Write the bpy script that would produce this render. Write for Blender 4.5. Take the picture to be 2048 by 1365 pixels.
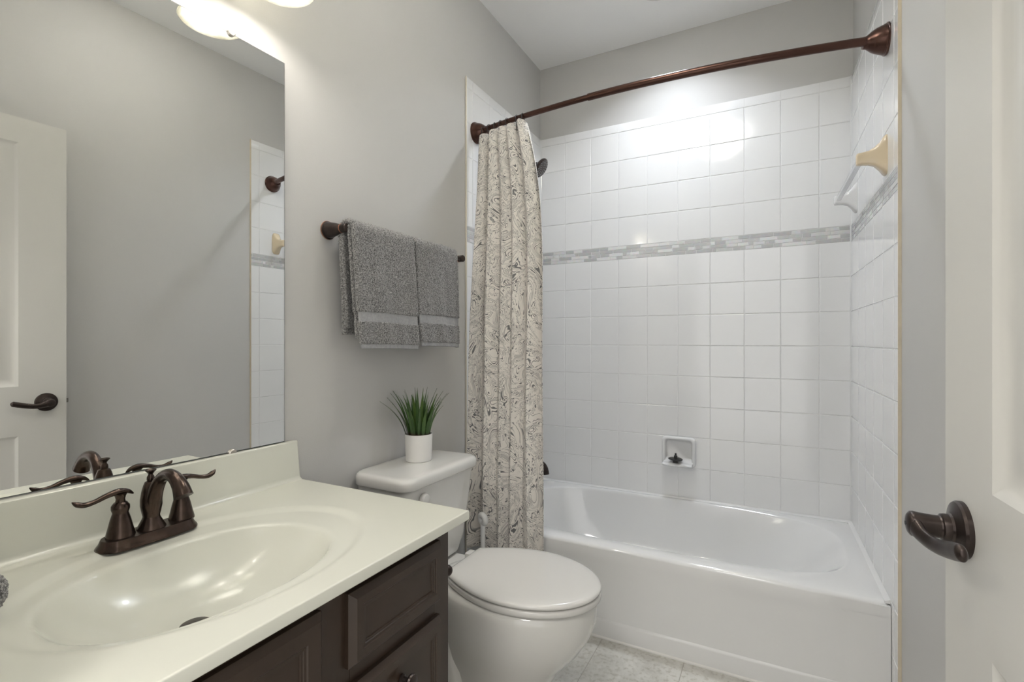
import bpy, math, random
import numpy as np
from mathutils import Vector, Matrix
from math import sin, cos, pi, radians, sqrt, exp

# ------------------------------------------------------------------ camera, world, big lights, exposure
SC = bpy.context.scene
COL = SC.collection
for o in list(bpy.data.objects):
    bpy.data.objects.remove(o)
H_CAM = 1.16
cam_d = bpy.data.cameras.new('camera')
cam_d.sensor_width = 36.0
cam_d.lens = 992.1 / 2048 * 36.0
cam_d.clip_start = 0.01
cam = bpy.data.objects.new('camera', cam_d)
cam.location = (1.213, 0.0, H_CAM)
cam.rotation_euler = (radians(90), 0, radians(27.82))
COL.objects.link(cam)
SC.camera = cam

w = bpy.data.worlds.new('hall_fill')  # uniform ambient, added as fill through the open doorway
SC.world = w
w.use_nodes = True
w.node_tree.nodes['Background'].inputs[0].default_value = (1.0, 0.985, 0.955, 1)
w.node_tree.nodes['Background'].inputs[1].default_value = 1.2

SC.view_settings.view_transform = 'Standard'
SC.view_settings.look = 'None'
SC.view_settings.gamma = 1.0
SC.view_settings.use_curve_mapping = False
SC.view_settings.exposure = 0.38

def lamp(name, typ, loc, power, color, size=0.1, rot=None, parent=None, spread=None):
    d = bpy.data.lights.new(name, typ)
    d.energy = power
    d.color = color
    if typ == 'AREA':
        d.shape = 'DISK'
        d.size = size
        if spread: d.spread = spread
    else:
        d.shadow_soft_size = size
    o = bpy.data.objects.new(name, d)
    COL.objects.link(o)
    o.location = loc
    if rot: o.rotation_euler = rot
    if parent: o.parent = parent
    return o

ZC = 2.75                       # ceiling height
LAMP_TUB = 4.9
LAMP_VAN = 2.3
FILL_HALL = 15.0
FILL_ROOM = 22.5
lamp('recessed_lamp', 'AREA', (0.76, 2.27, ZC - 0.012), LAMP_TUB, (0.86, 0.92, 1.0), 0.13, spread=radians(126))
lamp('room_fill_lamp', 'POINT', (0.85, 1.15, ZC - 0.11), FILL_ROOM, (1.0, 0.985, 0.97), 0.06)  # added fill that evens out the room, inside an assumed fixture
lamp('hall_fill_lamp', 'AREA', (0.95, -0.75, 2.68), FILL_HALL, (1.0, 0.97, 0.92), 0.5)  # added fill from behind the camera, no known hall fixture

# ------------------------------------------------------------------ materials
def newmat(name):
    m = bpy.data.materials.new(name)
    m.use_nodes = True
    nt = m.node_tree
    return m, nt, nt.nodes['Principled BSDF']

def simple(name, col, rough=0.5, metal=0.0, coat=0.0, noise=0.0, nscale=20, bump=0.0, bscale=200, spec=0.5, sss=0.0):
    m, nt, b = newmat(name)
    b.inputs['Base Color'].default_value = (*col, 1)
    b.inputs['Roughness'].default_value = rough
    b.inputs['Metallic'].default_value = metal
    b.inputs['Coat Weight'].default_value = coat
    b.inputs['Coat Roughness'].default_value = 0.05
    b.inputs['Specular IOR Level'].default_value = spec
    tc = nt.nodes.new('ShaderNodeTexCoord')
    if noise > 0:
        n = nt.nodes.new('ShaderNodeTexNoise')
        n.inputs['Scale'].default_value = nscale
        n.inputs['Detail'].default_value = 4
        nt.links.new(tc.outputs['Object'], n.inputs['Vector'])
        r = nt.nodes.new('ShaderNodeValToRGB')
        a = [max(0, c * (1 - noise)) for c in col]
        d = [min(1, c * (1 + noise)) for c in col]
        r.color_ramp.elements[0].position = 0.3
        r.color_ramp.elements[1].position = 0.7
        r.color_ramp.elements[0].color = (*a, 1)
        r.color_ramp.elements[1].color = (*d, 1)
        nt.links.new(n.outputs['Fac'], r.inputs['Fac'])
        nt.links.new(r.outputs['Color'], b.inputs['Base Color'])
    if bump > 0:
        n2 = nt.nodes.new('ShaderNodeTexNoise')
        n2.inputs['Scale'].default_value = bscale
        n2.inputs['Detail'].default_value = 3
        nt.links.new(tc.outputs['Object'], n2.inputs['Vector'])
        bp = nt.nodes.new('ShaderNodeBump')
        bp.inputs['Strength'].default_value = bump
        bp.inputs['Distance'].default_value = 0.002
        nt.links.new(n2.outputs['Fac'], bp.inputs['Height'])
        nt.links.new(bp.outputs['Normal'], b.inputs['Normal'])
    return m

M = {}
M['paint'] = simple('greige_wall_paint', (0.555, 0.548, 0.535), 0.55, noise=0.012, nscale=3, bump=0.12, bscale=260)
M['ceiling'] = simple('white_ceiling_paint', (0.90, 0.895, 0.885), 0.8, bump=0.1, bscale=200)
M['tile'] = simple('white_glazed_tile', (0.82, 0.82, 0.82), 0.09, noise=0.01, nscale=4, coat=0.4)
M['grout'] = simple('pale_grout', (0.75, 0.75, 0.745), 0.8, noise=0.05, nscale=60)
M['caulk'] = simple('ivory_edge_caulk', (0.60, 0.53, 0.41), 0.35, noise=0.05, nscale=30)
M['bullnose'] = simple('cream_tile_edge', (0.72, 0.67, 0.57), 0.25, noise=0.03, nscale=30)
M['tub'] = simple('white_bath_acrylic', (0.76, 0.76, 0.755), 0.10, noise=0.008, nscale=3, coat=0.5)
M['porcelain'] = simple('vitreous_china', (0.67, 0.66, 0.63), 0.08, noise=0.008, nscale=3, coat=0.6)
M['seat'] = simple('toilet_seat_plastic', (0.645, 0.632, 0.605), 0.2, noise=0.006, nscale=3, coat=0.3)
M['counter'] = simple('ivory_cultured_marble', (0.68, 0.68, 0.60), 0.22, noise=0.012, nscale=6, coat=0.12)
M['cabinet'] = simple('espresso_stain', (0.036, 0.0225, 0.0150), 0.36, noise=0.12, nscale=14, coat=0.04, spec=0.4)
M['bronze'] = simple('oil_rubbed_bronze', (0.066, 0.046, 0.037), 0.25, metal=0.85, noise=0.35, nscale=45)
M['bronze_dark'] = simple('dark_bronze', (0.052, 0.040, 0.036), 0.30, metal=0.75, noise=0.25, nscale=40)
M['bronze_rod'] = simple('rod_bronze', (0.085, 0.044, 0.034), 0.27, metal=0.8, noise=0.12, nscale=25)
M['copper'] = simple('rubbed_copper_edge', (0.55, 0.27, 0.17), 0.3, metal=0.9, noise=0.1)
M['blackplastic'] = simple('black_rubber', (0.012, 0.012, 0.013), 0.35, noise=0.1)
M['nozzle'] = simple('grey_nozzle_rubber', (0.55, 0.58, 0.6), 0.5, noise=0.05)
M['doorpaint'] = simple('white_door_paint', (0.61, 0.60, 0.565), 0.38, noise=0.008, nscale=5, bump=0.03, bscale=80)
M['trim'] = simple('white_trim_paint', (0.74, 0.73, 0.70), 0.4, noise=0.008)
M['beige_ceramic'] = simple('beige_ceramic', (0.70, 0.585, 0.42), 0.10, noise=0.02, nscale=12, coat=0.6)
M['white_ceramic'] = simple('white_ceramic', (0.74, 0.74, 0.74), 0.10, noise=0.01, nscale=12, coat=0.6)
M['white_plastic'] = simple('white_plastic', (0.74, 0.74, 0.73), 0.35, noise=0.01, nscale=12)
M['pot'] = simple('matte_white_pot', (0.76, 0.745, 0.72), 0.45, noise=0.01, nscale=15)
M['soil'] = simple('brown_soil', (0.09, 0.05, 0.035), 0.9, noise=0.4, nscale=150, bump=0.6, bscale=180)
M['nickel'] = simple('satin_nickel', (0.62, 0.58, 0.52), 0.3, metal=0.9, noise=0.05)
M['steel'] = simple('dark_steel', (0.28, 0.27, 0.25), 0.35, metal=0.9, noise=0.05)

# mirror
m, nt, b = newmat('mirror_silver')
b.inputs['Base Color'].default_value = (0.90, 0.905, 0.89, 1)
b.inputs['Metallic'].default_value = 1
b.inputs['Roughness'].default_value = 0.0
tc = nt.nodes.new('ShaderNodeTexCoord'); n = nt.nodes.new('ShaderNodeTexNoise'); n.inputs['Scale'].default_value = 2
nt.links.new(tc.outputs['Object'], n.inputs['Vector'])
r = nt.nodes.new('ShaderNodeValToRGB')
r.color_ramp.elements[0].color = (0.825, 0.83, 0.815, 1); r.color_ramp.elements[1].color = (0.835, 0.84, 0.825, 1)
nt.links.new(n.outputs['Fac'], r.inputs['Fac']); nt.links.new(r.outputs['Color'], b.inputs['Base Color'])
M['mirror'] = m
M['mirror_edge'] = simple('mirror_edge', (0.10, 0.11, 0.11), 0.3, noise=0.05)

# clear acrylic bar
m, nt, b = newmat('frosted_acrylic')
b.inputs['Base Color'].default_value = (0.93, 0.93, 0.95, 1)
b.inputs['Roughness'].default_value = 0.12
b.inputs['Transmission Weight'].default_value = 0.75
b.inputs['IOR'].default_value = 1.3
M['acrylic'] = m

# alabaster lamp glass: lit, translucent shade
m, nt, b = newmat('alabaster_glass')
nt.nodes.remove(b)
tc = nt.nodes.new('ShaderNodeTexCoord'); n = nt.nodes.new('ShaderNodeTexNoise'); n.inputs['Scale'].default_value = 28; n.inputs['Detail'].default_value = 5
nt.links.new(tc.outputs['Object'], n.inputs['Vector'])
r = nt.nodes.new('ShaderNodeValToRGB')
r.color_ramp.elements[0].position = 0.35; r.color_ramp.elements[1].position = 0.65
r.color_ramp.elements[0].color = (0.50, 0.49, 0.42, 1); r.color_ramp.elements[1].color = (0.72, 0.71, 0.66, 1)
nt.links.new(n.outputs['Fac'], r.inputs['Fac'])
df = nt.nodes.new('ShaderNodeBsdfDiffuse'); tr_ = nt.nodes.new('ShaderNodeBsdfTranslucent'); em = nt.nodes.new('ShaderNodeEmission')
mxs = nt.nodes.new('ShaderNodeMixShader'); mxs.inputs[0].default_value = 0.75; ads = nt.nodes.new('ShaderNodeAddShader')
for q_ in (df, tr_, em): nt.links.new(r.outputs['Color'], q_.inputs['Color'])
em.inputs['Strength'].default_value = 0.05
nt.links.new(df.outputs[0], mxs.inputs[1]); nt.links.new(tr_.outputs[0], mxs.inputs[2])
nt.links.new(mxs.outputs[0], ads.inputs[0]); nt.links.new(em.outputs[0], ads.inputs[1])
nt.links.new(ads.outputs[0], nt.nodes['Material Output'].inputs['Surface'])
M['alabaster'] = m
m, nt, b = newmat('lit_bulb')
b.inputs['Emission Color'].default_value = (1, 0.9, 0.74, 1); b.inputs['Emission Strength'].default_value = 6
M['bulb'] = m
m, nt, b = newmat('lit_lens')
b.inputs['Emission Color'].default_value = (0.95, 0.97, 1, 1); b.inputs['Emission Strength'].default_value = 6
M['lens'] = m
m, nt, b = newmat('fill_bowl_glass')
b.inputs['Emission Color'].default_value = (1.0, 0.97, 0.92, 1); b.inputs['Emission Strength'].default_value = 3.0
M['bowlglass'] = m

# mosaic band
def mosaic():
    m, nt, b = newmat('mosaic_pieces')
    oi = nt.nodes.new('ShaderNodeAttribute'); oi.attribute_name = 'tone'
    r = nt.nodes.new('ShaderNodeValToRGB'); r.color_ramp.interpolation = 'CONSTANT'
    els = r.color_ramp.elements
    els[0].position = 0; els[0].color = (0.54, 0.545, 0.545, 1)
    els[1].position = 0.4; els[1].color = (0.60, 0.605, 0.60, 1)
    e = els.new(0.6); e.color = (0.82, 0.82, 0.81, 1)
    e = els.new(0.85); e.color = (0.74, 0.74, 0.735, 1)
    nt.links.new(oi.outputs['Fac'], r.inputs['Fac'])
    tc = nt.nodes.new('ShaderNodeTexCoord'); n = nt.nodes.new('ShaderNodeTexNoise'); n.inputs['Scale'].default_value = 50; n.inputs['Detail'].default_value = 4
    nt.links.new(tc.outputs['Object'], n.inputs['Vector'])
    mx = nt.nodes.new('ShaderNodeMixRGB'); mx.blend_type = 'MULTIPLY'; mx.inputs[0].default_value = 0.22
    nt.links.new(r.outputs['Color'], mx.inputs[1]); nt.links.new(n.outputs['Color'], mx.inputs[2])
    nt.links.new(mx.outputs['Color'], b.inputs['Base Color'])
    b.inputs['Roughness'].default_value = 0.18
    return m
M['mosaic'] = mosaic()

# floor tile
def floor_mat():
    m, nt, b = newmat('stone_floor_tile')
    tc = nt.nodes.new('ShaderNodeTexCoord')
    n = nt.nodes.new('ShaderNodeTexNoise'); n.inputs['Scale'].default_value = 7; n.inputs['Detail'].default_value = 8; n.inputs['Roughness'].default_value = 0.65
    nt.links.new(tc.outputs['Object'], n.inputs['Vector'])
    r = nt.nodes.new('ShaderNodeValToRGB')
    r.color_ramp.elements[0].position = 0.30; r.color_ramp.elements[0].color = (0.43, 0.42, 0.385, 1)
    r.color_ramp.elements[1].position = 0.62; r.color_ramp.elements[1].color = (0.66, 0.65, 0.61, 1)
    nt.links.new(n.outputs['Fac'], r.inputs['Fac'])
    n2 = nt.nodes.new('ShaderNodeTexNoise'); n2.inputs['Scale'].default_value = 60; n2.inputs['Detail'].default_value = 6
    nt.links.new(tc.outputs['Object'], n2.inputs['Vector'])
    r2 = nt.nodes.new('ShaderNodeValToRGB')
    r2.color_ramp.elements[0].position = 0.34; r2.color_ramp.elements[0].color = (0.72, 0.7, 0.66, 1)
    r2.color_ramp.elements[1].position = 0.5; r2.color_ramp.elements[1].color = (1, 1, 1, 1)
    nt.links.new(n2.outputs['Fac'], r2.inputs['Fac'])
    mx = nt.nodes.new('ShaderNodeMixRGB'); mx.blend_type = 'MULTIPLY'; mx.inputs[0].default_value = 0.8
    nt.links.new(r.outputs['Color'], mx.inputs[1]); nt.links.new(r2.outputs['Color'], mx.inputs[2])
    nt.links.new(mx.outputs['Color'], b.inputs['Base Color'])
    b.inputs['Roughness'].default_value = 0.4
    return m
M['floortile'] = floor_mat()
M['floorgrout'] = simple('floor_grout', (0.42, 0.40, 0.36), 0.85, noise=0.1, nscale=80)

# marbled curtain cloth (UV: metres along the cloth, height)
def curtain_mat():
    m, nt, b = newmat('marbled_curtain_cloth')
    N = nt.nodes.new; L = nt.links.new
    uv = N('ShaderNodeUVMap'); uv.uv_map = 'cloth'
    mp = N('ShaderNodeMapping'); mp.inputs['Scale'].default_value = (1.75, 1.45, 1)
    L(uv.outputs['UV'], mp.inputs['Vector'])
    def warp(src, scale, amt, det, seed):
        n = N('ShaderNodeTexNoise'); n.noise_dimensions = '3D'
        n.inputs['Scale'].default_value = scale; n.inputs['Detail'].default_value = det; n.inputs['Distortion'].default_value = 0.6
        a0 = N('ShaderNodeVectorMath'); a0.operation = 'ADD'; a0.inputs[1].default_value = (seed, seed * 2, seed)
        L(src, a0.inputs[0]); L(a0.outputs[0], n.inputs['Vector'])
        s = N('ShaderNodeVectorMath'); s.operation = 'SUBTRACT'; s.inputs[1].default_value = (0.5, 0.5, 0.5)
        L(n.outputs['Color'], s.inputs[0])
        k = N('ShaderNodeVectorMath'); k.operation = 'SCALE'; k.inputs['Scale'].default_value = amt
        L(s.outputs[0], k.inputs[0])
        a = N('ShaderNodeVectorMath'); a.operation = 'ADD'
        L(src, a.inputs[0]); L(k.outputs[0], a.inputs[1])
        return a.outputs[0]
    v = warp(mp.outputs[0], 4.0, 0.40, 0.0, 0.0)
    v = warp(v, 7.5, 0.26, 0.0, 3.7)
    v = warp(v, 15.0, 0.10, 0.0, 8.1)
    n = N('ShaderNodeTexNoise'); n.inputs['Scale'].default_value = 5.5; n.inputs['Detail'].default_value = 0.0
    L(v, n.inputs['Vector'])
    mul = N('ShaderNodeMath'); mul.operation = 'MULTIPLY'; mul.inputs[1].default_value = 150.0
    L(n.outputs['Fac'], mul.inputs[0])
    sn = N('ShaderNodeMath'); sn.operation = 'SINE'; L(mul.outputs[0], sn.inputs[0])
    # line weight varies over the cloth
    n3 = N('ShaderNodeTexNoise'); n3.inputs['Scale'].default_value = 16; n3.inputs['Detail'].default_value = 1.0
    L(v, n3.inputs['Vector'])
    mr = N('ShaderNodeMapRange'); mr.inputs[1].default_value = 0.32; mr.inputs[2].default_value = 0.68
    mr.inputs[3].default_value = 1.06; mr.inputs[4].default_value = 0.05
    L(n3.outputs['Fac'], mr.inputs[0])
    sub = N('ShaderNodeMath'); sub.operation = 'SUBTRACT'; L(sn.outputs[0], sub.inputs[0]); L(mr.outputs[0], sub.inputs[1])
    st = N('ShaderNodeMapRange'); st.inputs[1].default_value = -0.10; st.inputs[2].default_value = 0.35
    L(sub.outputs[0], st.inputs[0])
    mix = N('ShaderNodeMixRGB'); mix.inputs[1].default_value = (0.82, 0.78, 0.73, 1); mix.inputs[2].default_value = (0.17, 0.167, 0.167, 1)
    L(st.outputs[0], mix.inputs[0])
    L(mix.outputs[0], b.inputs['Base Color'])
    b.inputs['Roughness'].default_value = 0.75
    return m
M['curtain'] = curtain_mat()

def terry():
    m, nt, b = newmat('grey_terry')
    tc = nt.nodes.new('ShaderNodeTexCoord')
    v = nt.nodes.new('ShaderNodeTexNoise'); v.inputs['Scale'].default_value = 330; v.inputs['Detail'].default_value = 3
    nt.links.new(tc.outputs['Object'], v.inputs['Vector'])
    r = nt.nodes.new('ShaderNodeValToRGB')
    r.color_ramp.elements[0].position = 0.40; r.color_ramp.elements[0].color = (0.088, 0.087, 0.086, 1)
    r.color_ramp.elements[1].position = 0.60; r.color_ramp.elements[1].color = (0.39, 0.38, 0.37, 1)
    nt.links.new(v.outputs['Fac'], r.inputs['Fac']); nt.links.new(r.outputs['Color'], b.inputs['Base Color'])
    bp = nt.nodes.new('ShaderNodeBump'); bp.inputs['Strength'].default_value = 0.8; bp.inputs['Distance'].default_value = 0.003
    nt.links.new(v.outputs['Fac'], bp.inputs['Height']); nt.links.new(bp.outputs['Normal'], b.inputs['Normal'])
    b.inputs['Roughness'].default_value = 0.95
    b.inputs['Sheen Weight'].default_value = 0.3
    return m
M['terry'] = terry()
M['towelband'] = simple('woven_towel_band', (0.32, 0.32, 0.325), 0.8, noise=0.12, nscale=120, bump=0.3, bscale=500)

def leafmat():
    m, nt, b = newmat('grass_blades')
    at = nt.nodes.new('ShaderNodeAttribute'); at.attribute_name = 'tone'
    r = nt.nodes.new('ShaderNodeValToRGB')
    r.color_ramp.elements[0].position = 0.0; r.color_ramp.elements[0].color = (0.09, 0.035, 0.022, 1)
    r.color_ramp.elements[1].position = 1.0; r.color_ramp.elements[1].color = (0.12, 0.20, 0.03, 1)
    e = r.color_ramp.elements.new(0.13); e.color = (0.07, 0.055, 0.025, 1)
    e = r.color_ramp.elements.new(0.22); e.color = (0.05, 0.12, 0.025, 1)
    e = r.color_ramp.elements.new(0.6); e.color = (0.075, 0.165, 0.035, 1)
    nt.links.new(at.outputs['Fac'], r.inputs['Fac'])
    tc = nt.nodes.new('ShaderNodeTexCoord'); n = nt.nodes.new('ShaderNodeTexNoise'); n.inputs['Scale'].default_value = 40
    nt.links.new(tc.outputs['Object'], n.inputs['Vector'])
    mx = nt.nodes.new('ShaderNodeMixRGB'); mx.blend_type = 'MULTIPLY'; mx.inputs[0].default_value = 0.6
    nt.links.new(r.outputs['Color'], mx.inputs[1]); nt.links.new(n.outputs['Fac'], mx.inputs[2])
    nt.links.new(mx.outputs[0], b.inputs['Base Color'])
    b.inputs['Roughness'].default_value = 0.4
    return m
M['leaf'] = leafmat()

# ------------------------------------------------------------------ mesh helpers
class MB:
    """collects shapes that belong to ONE mesh"""
    def __init__(s): s.v = []; s.f = []; s.m = []; s.attr = {}
    def add(s, verts, faces, mi=0, tone=None):
        k = len(s.v)
        s.v += [tuple(p) for p in verts]
        s.f += [tuple(i + k for i in f) for f in faces]
        s.m += [mi] * len(faces)
        if tone is not None:
            t = tone if hasattr(tone, '__len__') else [tone] * len(verts)
            for i, x in enumerate(t): s.attr[k + i] = x
        return s
    def rings(s, rings, closed=True, cap0=True, cap1=True, mi=0, tone=None):
        n = len(rings[0]); V = [p for r in rings for p in r]; F = []
        for a in range(len(rings) - 1):
            for i in range(n if closed else n - 1):
                j = (i + 1) % n
                F.append((a * n + i, a * n + j, (a + 1) * n + j, (a + 1) * n + i))
        if cap0: F.append(tuple(reversed(range(n))))
        if cap1: F.append(tuple(range((len(rings) - 1) * n, len(rings) * n)))
        return s.add(V, F, mi, tone)
    def lathe(s, prof, origin=(0, 0, 0), axis=(0, 0, 1), n=32, mi=0, cap0=True, cap1=True, sy=1.0):
        ax = Vector(axis).normalized(); q = ax.to_track_quat('Z', 'Y').to_matrix(); o = Vector(origin)
        R = []
        for r, z in prof:
            R.append([tuple(o + q @ Vector((r * cos(2 * pi * i / n), sy * r * sin(2 * pi * i / n), z))) for i in range(n)])
        return s.rings(R, True, cap0, cap1, mi)
    def tube(s, pts, rad, n=16, mi=0, flat=None, up=(0, 0, 1), cap=True):
        P = [Vector([float(c) for c in p]) for p in pts]; R = []
        if not hasattr(rad, '__len__'): rad = [rad] * len(P)
        rad = [float(r) for r in rad]
        upv = Vector(up)
        prev = None
        for i, p in enumerate(P):
            t = (P[min(i + 1, len(P) - 1)] - P[max(i - 1, 0)]).normalized()
            if prev is None:
                a = t.cross(upv)
                if a.length < 1e-4: a = t.cross(Vector((1, 0, 0)))
                a.normalize()
            else:
                a = (prev - t * prev.dot(t)).normalized()
            prev = a
            c = t.cross(a).normalized()
            fl = 1.0 if flat is None else (flat[i] if hasattr(flat, '__len__') else flat)
            R.append([tuple(p + rad[i] * (cos(2 * pi * k / n) * a + fl * sin(2 * pi * k / n) * c)) for k in range(n)])
        return s.rings(R, True, cap, cap, mi)
    def box(s, lo, hi, b=0.0, seg=2, mi=0, tone=None):
        x0, y0, z0 = lo; x1, y1, z1 = hi
        if b <= 0:
            V = [(x0, y0, z0), (x1, y0, z0), (x1, y1, z0), (x0, y1, z0), (x0, y0, z1), (x1, y0, z1), (x1, y1, z1), (x0, y1, z1)]
            F = [(3, 2, 1, 0), (4, 5, 6, 7), (0, 1, 5, 4), (1, 2, 6, 5), (2, 3, 7, 6), (3, 0, 4, 7)]
            return s.add(V, F, mi, tone)
        import bmesh
        bm = bmesh.new(); bmesh.ops.create_cube(bm, size=1)
        for v in bm.verts:
            v.co = Vector(((x0 + x1) / 2 + v.co.x * (x1 - x0), (y0 + y1) / 2 + v.co.y * (y1 - y0), (z0 + z1) / 2 + v.co.z * (z1 - z0)))
        bmesh.ops.bevel(bm, geom=bm.edges[:], offset=b, segments=seg, affect='EDGES', profile=0.5)
        bm.verts.index_update()
        s.add([tuple(v.co) for v in bm.verts], [tuple(v.index for v in f.verts) for f in bm.faces], mi, tone)
        bm.free()
        return s
    def torus(s, c, axis, R, r, n=24, k=10, mi=0, arc=1.0):
        ax = Vector(axis).normalized(); q = ax.to_track_quat('Z', 'Y').to_matrix(); c = Vector(c)
        rr = []
        full = arc >= 0.999
        cnt = n if full else n + 1
        for i in range(cnt):
            a = 2 * pi * arc * i / n
            rr.append([tuple(c + q @ Vector(((R + r * cos(2 * pi * j / k)) * cos(a), (R + r * cos(2 * pi * j / k)) * sin(a), r * sin(2 * pi * j / k)))) for j in range(k)])
        if full: rr.append(rr[0])
        return s.rings(rr, True, not full, not full, mi)
    def sphere(s, c, r, n=20, k=12, sx=1, sy=1, sz=1, mi=0):
        R = []
        for j in range(k + 1):
            t = -pi / 2 + pi * j / k
            rad = max(1e-5, cos(t))
            R.append([(c[0] + r * sx * rad * cos(2 * pi * i / n), c[1] + r * sy * rad * sin(2 * pi * i / n), c[2] + r * sz * sin(t)) for i in range(n)])
        return s.rings(R, True, True, True, mi)
    def build(s, name, mats, parent=None, loc=None, local=False, sharp=32, merge=True, uv=None):
        """verts are world coordinates (or local to the parent when local=True); loc = origin of a top-level mesh"""
        off = np.zeros(3)
        if loc is not None: off = np.array(loc, float)
        elif parent is not None and not local: off = np.array(OFF.get(parent.name, (0, 0, 0)), float)
        me = bpy.data.meshes.new(name)
        V = np.array(s.v, float) - off
        me.from_pydata([tuple(p) for p in V], [], s.f)
        if not isinstance(mats, (list, tuple)): mats = [mats]
        for m_ in mats: me.materials.append(m_)
        for p, i in zip(me.polygons, s.m): p.material_index = i
        if s.attr:
            a = me.attributes.new('tone', 'FLOAT', 'POINT')
            for i, x in s.attr.items(): a.data[i].value = x
        if uv is not None:
            l = me.uv_layers.new(name='cloth')
            for lp in me.loops: l.data[lp.index].uv = uv[lp.vertex_index]
        import bmesh
        bm = bmesh.new(); bm.from_mesh(me)
        if merge and uv is None: bmesh.ops.remove_doubles(bm, verts=bm.verts, dist=1e-6)
        bmesh.ops.recalc_face_normals(bm, faces=bm.faces)
        bm.to_mesh(me); bm.free()
        me.polygons.foreach_set('use_smooth', [True] * len(me.polygons))
        me.set_sharp_from_angle(angle=radians(sharp))
        o = bpy.data.objects.new(name, me)
        COL.objects.link(o)
        if loc is not None: o.location = loc
        if parent is not None:
            o.parent = parent
            OFF[o.name] = tuple(off)
        return o

OFF = {}
def tag(o, label, cat, group=None):
    o['label'] = label; o['category'] = cat
    if group: o['group'] = group
    return o
def thing(name, label, cat, loc, group=None, rotz=0):
    o = bpy.data.objects.new(name, None)
    o.empty_display_size = 0.05
    COL.objects.link(o); o.location = loc; o.rotation_euler = (0, 0, rotz)
    OFF[o.name] = tuple(loc)
    return tag(o, label, cat, group)
def struct(o, label=None):
    o['kind'] = 'structure'
    if label: o['label'] = label
    return o
def bez(pts, n=8):
    """Catmull-Rom through points"""
    P = [np.array(p, float) for p in pts]; out = []
    for i in range(len(P) - 1):
        p0 = P[max(i - 1, 0)]; p1 = P[i]; p2 = P[i + 1]; p3 = P[min(i + 2, len(P) - 1)]
        for k in range(n):
            t = k / n
            out.append(0.5 * ((2 * p1) + (-p0 + p2) * t + (2 * p0 - 5 * p1 + 4 * p2 - p3) * t * t + (-p0 + 3 * p1 - 3 * p2 + p3) * t ** 3))
    out.append(P[-1])
    return out

# ------------------------------------------------------------------ the room
YB = 2.646                     # face of the tiles on the back wall
TT = 0.008                     # tile thickness
FL = 0.017                     # the right wall runs very slightly out of square
def xr(y): return 1.5177 + (YB - y) * FL       # face of tile on the right wall
def xw(y): return xr(y) + TT
YF = 0.16                      # inner face of the entrance wall

def slab(poly, z0, z1):
    b = MB(); b.rings([[(x, y, z0) for x, y in poly], [(x, y, z1) for x, y in poly]]); return b
struct(slab([(-0.1, 0.04), (0, 0.04), (0, YB + 0.1), (-0.1, YB + 0.1)], 0, ZC).build('wall_left', M['paint']))
struct(slab([(0, YB + TT), (xw(YB) + 0.03, YB + TT), (xw(YB) + 0.03, YB + 0.1), (0, YB + 0.1)], 0, ZC).build('wall_back', M['paint']))
struct(slab([(xw(0.04), 0.04), (xw(0.04) + 0.1, 0.04), (xw(YB) + 0.1, YB + 0.1), (xw(YB + 0.1), YB + 0.1)], 0, ZC).build('wall_right', M['paint']))
b = MB()
DX0, DX1, DZ = 0.52, 1.492, 2.09
b.box((0, 0.04, 0), (DX0, YF, ZC)); b.box((DX0, 0.04, DZ), (DX1, YF, ZC)); b.box((DX1, 0.04, 0), (xw(YF), YF, ZC))
struct(b.build('wall_front', M['paint']))
struct(MB().box((-0.1, -1.6, ZC), (1.75, YB + 0.1, ZC + 0.06)).build('ceiling', M['ceiling']))
# floor: stone tiles in grout
b = MB(); b.box((-0.1, -1.6, -0.05), (1.75, YB + 0.1, -0.0015))
fl = struct(b.build('floor', M['floorgrout']))
t = MB()
gx = [0.6225 - 0.3045 * k for k in range(3, -1, -1)] + [0.6225 + 0.3045 * k for k in range(1, 5)]
gy = [1.835 - 0.61 * k for k in range(6)]
for i in range(len(gx) - 1):
    for j in range(-1, len(gy) - 1):
        y1 = 2.10 if j < 0 else gy[j]; y0 = gy[0] + 0.003 if j < 0 else gy[j + 1]
        y0 = max(y0, -1.6)
        xa, xb = max(gx[i], 0.0), min(gx[i + 1], 1.52 if y1 > 0.2 else 1.75)
        if xb - xa < 0.01 or y1 - y0 < 0.01: continue
        if j < 0: continue
        yy1 = y1 + 0.2 if j == 0 else y1
        t.box((xa + 0.0012, y0 + 0.0012, -0.004), (xb - 0.0012, yy1 - 0.0012, 0.0), 0.0008, 1)
t.build('floor_tiles', M['floortile'], fl)
# skirting, door lining and casing
b = MB(); b.rings([[(xw(1.72), 1.72, 0), (xw(1.72) - 0.013, 1.72, 0), (xw(1.72) - 0.013, 1.72, 0.075), (xw(1.72), 1.72, 0.088)],
                   [(xw(YF), YF, 0), (xw(YF) - 0.013, YF, 0), (xw(YF) - 0.013, YF, 0.075), (xw(YF), YF, 0.088)]])
struct(b.build('baseboard_right', M['trim']))
b = MB(); b.box((0, 1.0, 0), (0.013, 1.84, 0.085), 0.003)
struct(b.build('baseboard_left', M['trim']))
b = MB(); b.box((DX0, 0.03, 0), (DX0 + 0.016, YF + 0.012, DZ)); b.box((DX1 - 0.004, 0.03, 0), (DX1, YF, DZ)); b.box((DX0, 0.03, DZ - 0.016), (DX1, YF, DZ))
struct(b.build('trim_1', M['trim']))

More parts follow.
